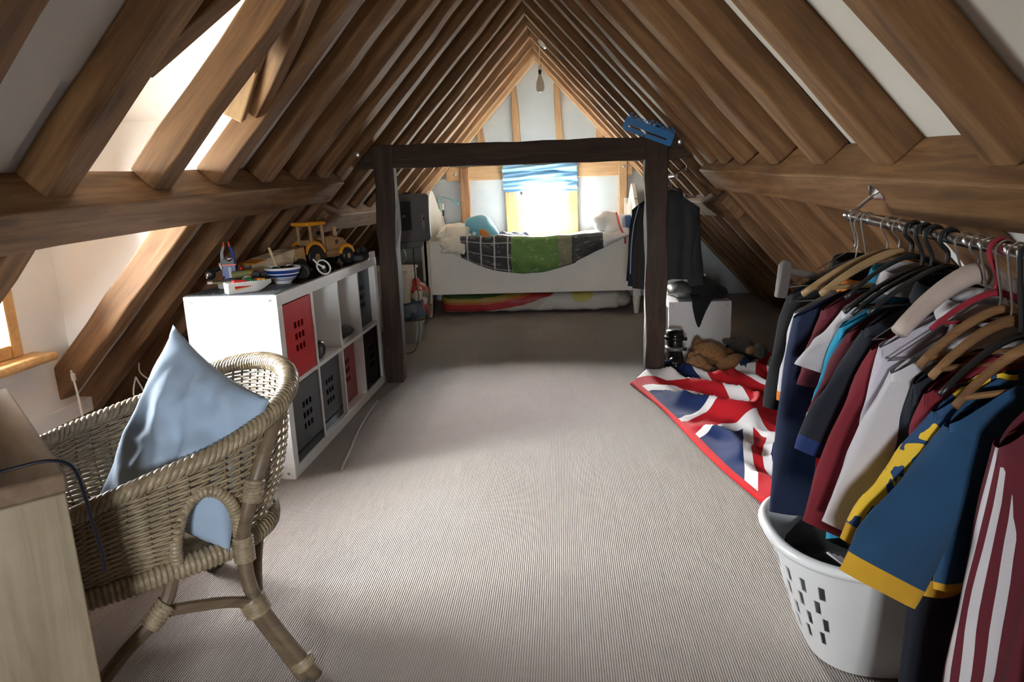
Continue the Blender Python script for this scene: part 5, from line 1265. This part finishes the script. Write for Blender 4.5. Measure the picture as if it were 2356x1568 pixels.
# ------------------------------------------------------------------ union flag crumpled on the carpet
def flag_mat():
    m, nt, b = _nt('union_flag_cloth'); tc = _n(nt, 'ShaderNodeTexCoord'); sx = _n(nt, 'ShaderNodeSeparateXYZ'); nt.links.new(tc.outputs['UV'], sx.inputs[0])
    def M(op, a, b_=None, c_=None):
        n = _n(nt, 'ShaderNodeMath', operation=op)
        for i, v in enumerate((a, b_, c_)):
            if v is None: continue
            if hasattr(v, 'node'): nt.links.new(v, n.inputs[i])
            else: n.inputs[i].default_value = v
        return n.outputs[0]
    x = M('MULTIPLY_ADD', sx.outputs[0], 1.7, -.85); y = M('MULTIPLY_ADD', sx.outputs[1], 1.0, -.5)
    ax, ay = M('ABSOLUTE', x), M('ABSOLUTE', y)
    lt = lambda a, t: M('LESS_THAN', a, t)
    d1 = M('ABSOLUTE', M('MULTIPLY', M('SUBTRACT', M('MULTIPLY', x, .5882), y), .862)); d2 = M('ABSOLUTE', M('MULTIPLY', M('ADD', M('MULTIPLY', x, .5882), y), .862))
    dw = M('MAXIMUM', lt(d1, .088), lt(d2, .088)); dr = M('MAXIMUM', lt(d1, .034), lt(d2, .034))
    cw = M('MAXIMUM', lt(ax, .15), lt(ay, .15)); crd = M('MAXIMUM', lt(ax, .095), lt(ay, .095))
    c_ = _mix(nt, dw, (.010, .022, .085), (.66, .64, .64)); c_ = _mix(nt, dr, c_, (.38, .008, .014))
    c_ = _mix(nt, cw, c_, (.66, .64, .64)); c_ = _mix(nt, crd, c_, (.38, .008, .014))
    hm = lt(sx.outputs[1], .030); c_ = _mix(nt, hm, c_, (.48, .010, .014))
    nt.links.new(c_, b.inputs['Base Color']); b.inputs['Roughness'].default_value = .9; b.inputs['Specular IOR Level'].default_value = .2; return m
A_, B_, C2, D_ = V(.385, 4.04, 0), V(.735, 2.40, 0), V(1.52, 2.62, 0), V(1.36, 4.68, 0)
m_ = MB(); NFu, NFv = 110, 70
def flagp(u, v):
    e = A_.lerp(B_, u); g = D_.lerp(C2, u); p = e.lerp(g, v)
    p += V(.018*math.sin(u*6), 0, 0)*(1-v)
    w_ = min(1, v*5)*(.3+.7*min(1, (1-v)*6))
    r1 = 1-abs(noise.noise(V(p.x*3.6+p.y*1.2, p.y*2.3, .7))); r2 = 1-abs(noise.noise(V(p.x*6.5, p.y*5.2+p.x*2, 5.1)))
    z = .012 + w_*(.075*max(0, r1-.62)/.38*r1 + .030*max(0, r2-.6)/.4) + .004*noise.noise(p*14)
    p += V(noise.noise(p*2.6+V(3, 0, 0)), noise.noise(p*2.6+V(0, 9, 0)), 0)*.085*w_
    if v < .04: z = .006+.010*math.sin(v/.04*math.pi)
    if u < .06 and v > .1: z += .015*(1-u/.06)
    return (p.x, p.y, max(.004, z))
m_.grid(flagp, NFu, NFv); fl = m_.build('union_flag', flag_mat(), smooth='all', solid=.003)
uvl = fl.data.uv_layers.new(name='UVMap')
for p in fl.data.polygons:
    for li in p.loop_indices:
        vi = fl.data.loops[li].vertex_index; uvl.data[li].uv = ((vi % (NFu+1))/NFu, (vi//(NFu+1))/NFv)
tag(fl, 'red, white and navy union flag crumpled on the carpet by the right post', 'flag')

# ------------------------------------------------------------------ white low unit with caps behind the post
LU = thing('low_cube_unit', 'low white cube unit behind the right post with black caps on top', 'cabinet', (.89, 4.95, 0))
ux0, ux1, uy0, uy1, uh = .690, 1.092, 4.56, 5.38, .402
for (nm, a) in [('end_panel', (ux0, ux1, uy0, uy0+.045, .0, uh)), ('end_panel', (ux0, ux1, uy1-.045, uy1, .0, uh)), ('top_panel', (ux0, ux1, uy0+.045, uy1-.045, uh-.045, uh)), ('bottom_panel', (ux0, ux1, uy0+.045, uy1-.045, 0, .045)), ('divider', (ux0, ux1, 4.96, 4.98, .045, uh-.045)), ('back_panel', (ux1-.008, ux1-.002, uy0+.045, uy1-.045, .045, uh-.045))]:
    m_ = MB(); m_.box(*a); m_.build(nm, WHITE, LU, bevel=.002)
for xx in (.715, 1.067):
    m_ = MB(); m_.lathe([(0, 0), (.006, 0), (.006, .0015), (0, .0012)], 10, (xx, uy0, .378), Matrix.Rotation(math.pi/2, 3, 'X')); m_.build('bolt', STEEL, LU)
m_ = MB(); m_.ell((.97, 4.72, .462), (.085, .10, .062), 18, 12); m_.v = [(x, y, max(.404, z)) for x, y, z in m_.v]
CPK = F('black_cap_cloth', (.008, .008, .009))
cp1 = thing('baseball_cap', 'black cap with its peak hanging over the front of the low white unit', 'cap', (.93, 4.62, .404))
m_ = MB()
def capf(u, v):
    a = u*2*math.pi; ph = v*math.pi/2; r = math.cos(ph)
    return (.93+.082*r*math.cos(a), 4.655+.085*r*math.sin(a), .412+.135*math.sin(ph)+.008*noise.noise(V(a, v*4, 0)))
m_.grid(capf, 28, 12); m_.build('crown', CPK, cp1, smooth='all', solid=.003)
m_ = MB()
def peak(u, v):
    x = lerp(.835, .975, u); bow = (1-(2*u-1)**2); s = v
    z = lerp(.438, .238+.075*(2*u-1.0+.35)**2+.06*max(0, u-.5), s); y = 4.552 - .022*math.sin(s*math.pi*.6) - .012*bow*s
    xx = lerp(x, .885+.3*(x-.905), s**2.4)
    return (xx, y if s > .08 else lerp(4.60, y, s/.08), z)
m_.grid(peak, 18, 18); m_.build('peak', CPK, cp1, smooth='all', solid=.005)
BN = MB(); BN.ell((1.03, 4.70, .438), (.068, .11, .042), 20, 12)
for i, q in enumerate(BN.v): q = Vector(q); BN.v[i] = (q.x, q.y, max(.4045, q.z + .004*math.sin(q.x*240)))
tag(BN.build('knitted_hat', CPK, smooth='all'), 'black ribbed knitted hat lying beside the cap on the low white unit', 'hat')
m_ = MB(); m_.ell((.79, 4.76, .452), (.085, .15, .055), 20, 12)
for i, q in enumerate(m_.v): q = Vector(q); q += V(0, 0, .02*noise.noise(q*18)); m_.v[i] = (q.x, q.y, max(.4045, q.z))
tag(m_.build('plastic_parcel', plain('silver_film', (.28, .27, .27), .18, .3, var=.5, vscale=14), smooth='all'), 'shiny silver plastic parcel on the low white unit beside the post', 'parcel')
m_ = MB(); m_.box(.72, .98, 4.84, 5.08, .403, .545); tag(m_.build('white_carton', plain('white_card', (.72, .70, .66), .6), bevel=.004), 'white carton on the low unit below the hanging jackets', 'carton')

# ------------------------------------------------------------------ inline skate
SK = thing('inline_skate', 'black inline skate standing against the foot of the right post', 'skate', (.685, 4.26, 0), -.1)
SKB = plain('skate_black_shell', (.010, .010, .011), .22, var=.1); SKG = plain('skate_grey', (.16, .17, .18), .35)
m_ = MB()
sec = [(.060, .0, .048, .11, -.02), (.075, .0, .052, .125, -.025), (.11, 0, .050, .11, -.012), (.14, 0, .045, .08, .008), (.19, 0, .047, .066, .02), (.24, 0, .053, .064, .024), (.275, 0, .050, .060, .022)]
loft(m_, [[(cx+rx*math.cos(2*math.pi*i/20), cyy+ry*math.sin(2*math.pi*i/20), z) for i in range(20)] for (z, cx, rx, ry, cyy) in sec]); local(m_, 'boot', SKB, SK, smooth='all')
m_ = MB(); m_.ell((0, -.085, .095), (.045, .055, .038), 14, 10); local(m_, 'toe_cap', SKB, SK, smooth='all')
for z, r_, cyy in ((.165, .052, .012), (.23, .058, .024)):
    m_ = MB(); m_.tube([(r_*math.cos(a), cyy + r_*1.3*math.sin(a), z) for a in [2*math.pi*i/20 for i in range(20)]], .008, 7, closed=True, flat=1.6); st_ = local(m_, 'strap', SKG if z < .2 else SKB, SK, smooth='all')
    m_ = MB(); m_.obox((.058, -.02, z), (.02, .03, .022), (0, 0, .3)); m_.build('buckle', SKB, st_, world=False, bevel=.003)
m_ = MB(); m_.box(-.012, .012, -.115, .10, .03, .066); local(m_, 'wheel_frame', SKG, SK, bevel=.003)
for k in range(4):
    m_ = MB(); m_.lathe([(0, -.011), (.024, -.011), (.034, -.004), (.034, .004), (.024, .011), (0, .011)], 18, (0, -.10+.068*k, .0342), Matrix.Rotation(math.pi/2, 3, 'Y')); local(m_, 'wheel', plain('cream_urethane', (.55, .46, .30), .4), SK)

# ------------------------------------------------------------------ plush animals
def plush(mb, c, r, rot=(0, 0, 0), k=.010, n=22):
    o = len(mb.v); mb.ell(c, r, n, int(n*.65), Euler(rot).to_matrix()); c = Vector(c)
    for i in range(o, len(mb.v)):
        q = Vector(mb.v[i]); d_ = (q-c).normalized(); mb.v[i] = tuple(q + d_*(k*noise.noise(q*30) + .5*k*noise.noise(q*75)))
def furmat(name, a, b_):
    m, nt, b = _nt(name); v = _coords(nt); f = _noise(nt, v, 60, 4, .7); c_ = _ramp(nt, f, [(.3, a), (.7, b_)])
    nt.links.new(c_, b.inputs['Base Color']); b.inputs['Roughness'].default_value = 1; b.inputs['Sheen Weight'].default_value = .15; b.inputs['Sheen Roughness'].default_value = .5; _bump(nt, b, _noise(nt, v, 260, 3, .7), .9, .006); return m
FUR = furmat('golden_brown_plush', (.20, .085, .024), (.40, .19, .062)); DFUR = furmat('dark_grey_plush', (.022, .021, .016), (.07, .066, .05))
TED = thing('teddy_bear', 'golden brown teddy bear lying face down on the flag edge', 'teddy bear', (.93, 4.28, 0))
m_ = MB(); plush(m_, (.90, 4.30, .105), (.105, .125, .085), (0, .1, .5)); plush(m_, (.80, 4.155, .075), (.075, .075, .065), (0, 0, .3)); plush(m_, (.755, 4.11, .05), (.04, .036, .03))
plush(m_, (1.0, 4.20, .075), (.125, .046, .044), (0, -.28, .55)); plush(m_, (1.02, 4.38, .09), (.10, .048, .046), (0, .25, .35)); plush(m_, (.86, 4.13, .05), (.045, .075, .04), (0, 0, .2)); plush(m_, (.84, 4.36, .16), (.03, .03, .045))
tb = m_.build('body', FUR, TED, smooth='all')
rm = tb.modifiers.new('r', 'REMESH'); rm.mode = 'VOXEL'; rm.voxel_size = .006; rm.use_smooth_shade = True
m_ = MB(); plush(m_, (.885, 4.075, .065), (.024, .014, .030), (.3, 0, 0), .002, 12); lab(m_.build('paw_pad', F('dark_brown_felt', (.045, .022, .012)), TED, smooth='all'), 'dark brown felt paw pad')
m_ = MB(); plush(m_, (.775, 4.185, .135), (.026, .014, .024), (.3, 0, .3), .002, 12); m_.build('ear', FUR, TED, smooth='all')
BDG = thing('plush_badger', 'dark grey plush animal lying behind the teddy bear', 'plush toy', (1.15, 4.42, 0))
m_ = MB(); plush(m_, (1.14, 4.42, .10), (.10, .07, .075), (0, .2, .2)); plush(m_, (1.22, 4.34, .115), (.05, .055, .05)); plush(m_, (1.06, 4.40, .165), (.06, .03, .02), (0, 0, .2)); bo = m_.build('body', DFUR, BDG, smooth='all')
rm = bo.modifiers.new('r', 'REMESH'); rm.mode = 'VOXEL'; rm.voxel_size = .006; rm.use_smooth_shade = True
m_ = MB(); plush(m_, (1.165, 4.33, .125), (.035, .028, .026), (0, 0, .3), .003, 14); lab(m_.build('muzzle', FUR, BDG, smooth='all'), 'tan muzzle')
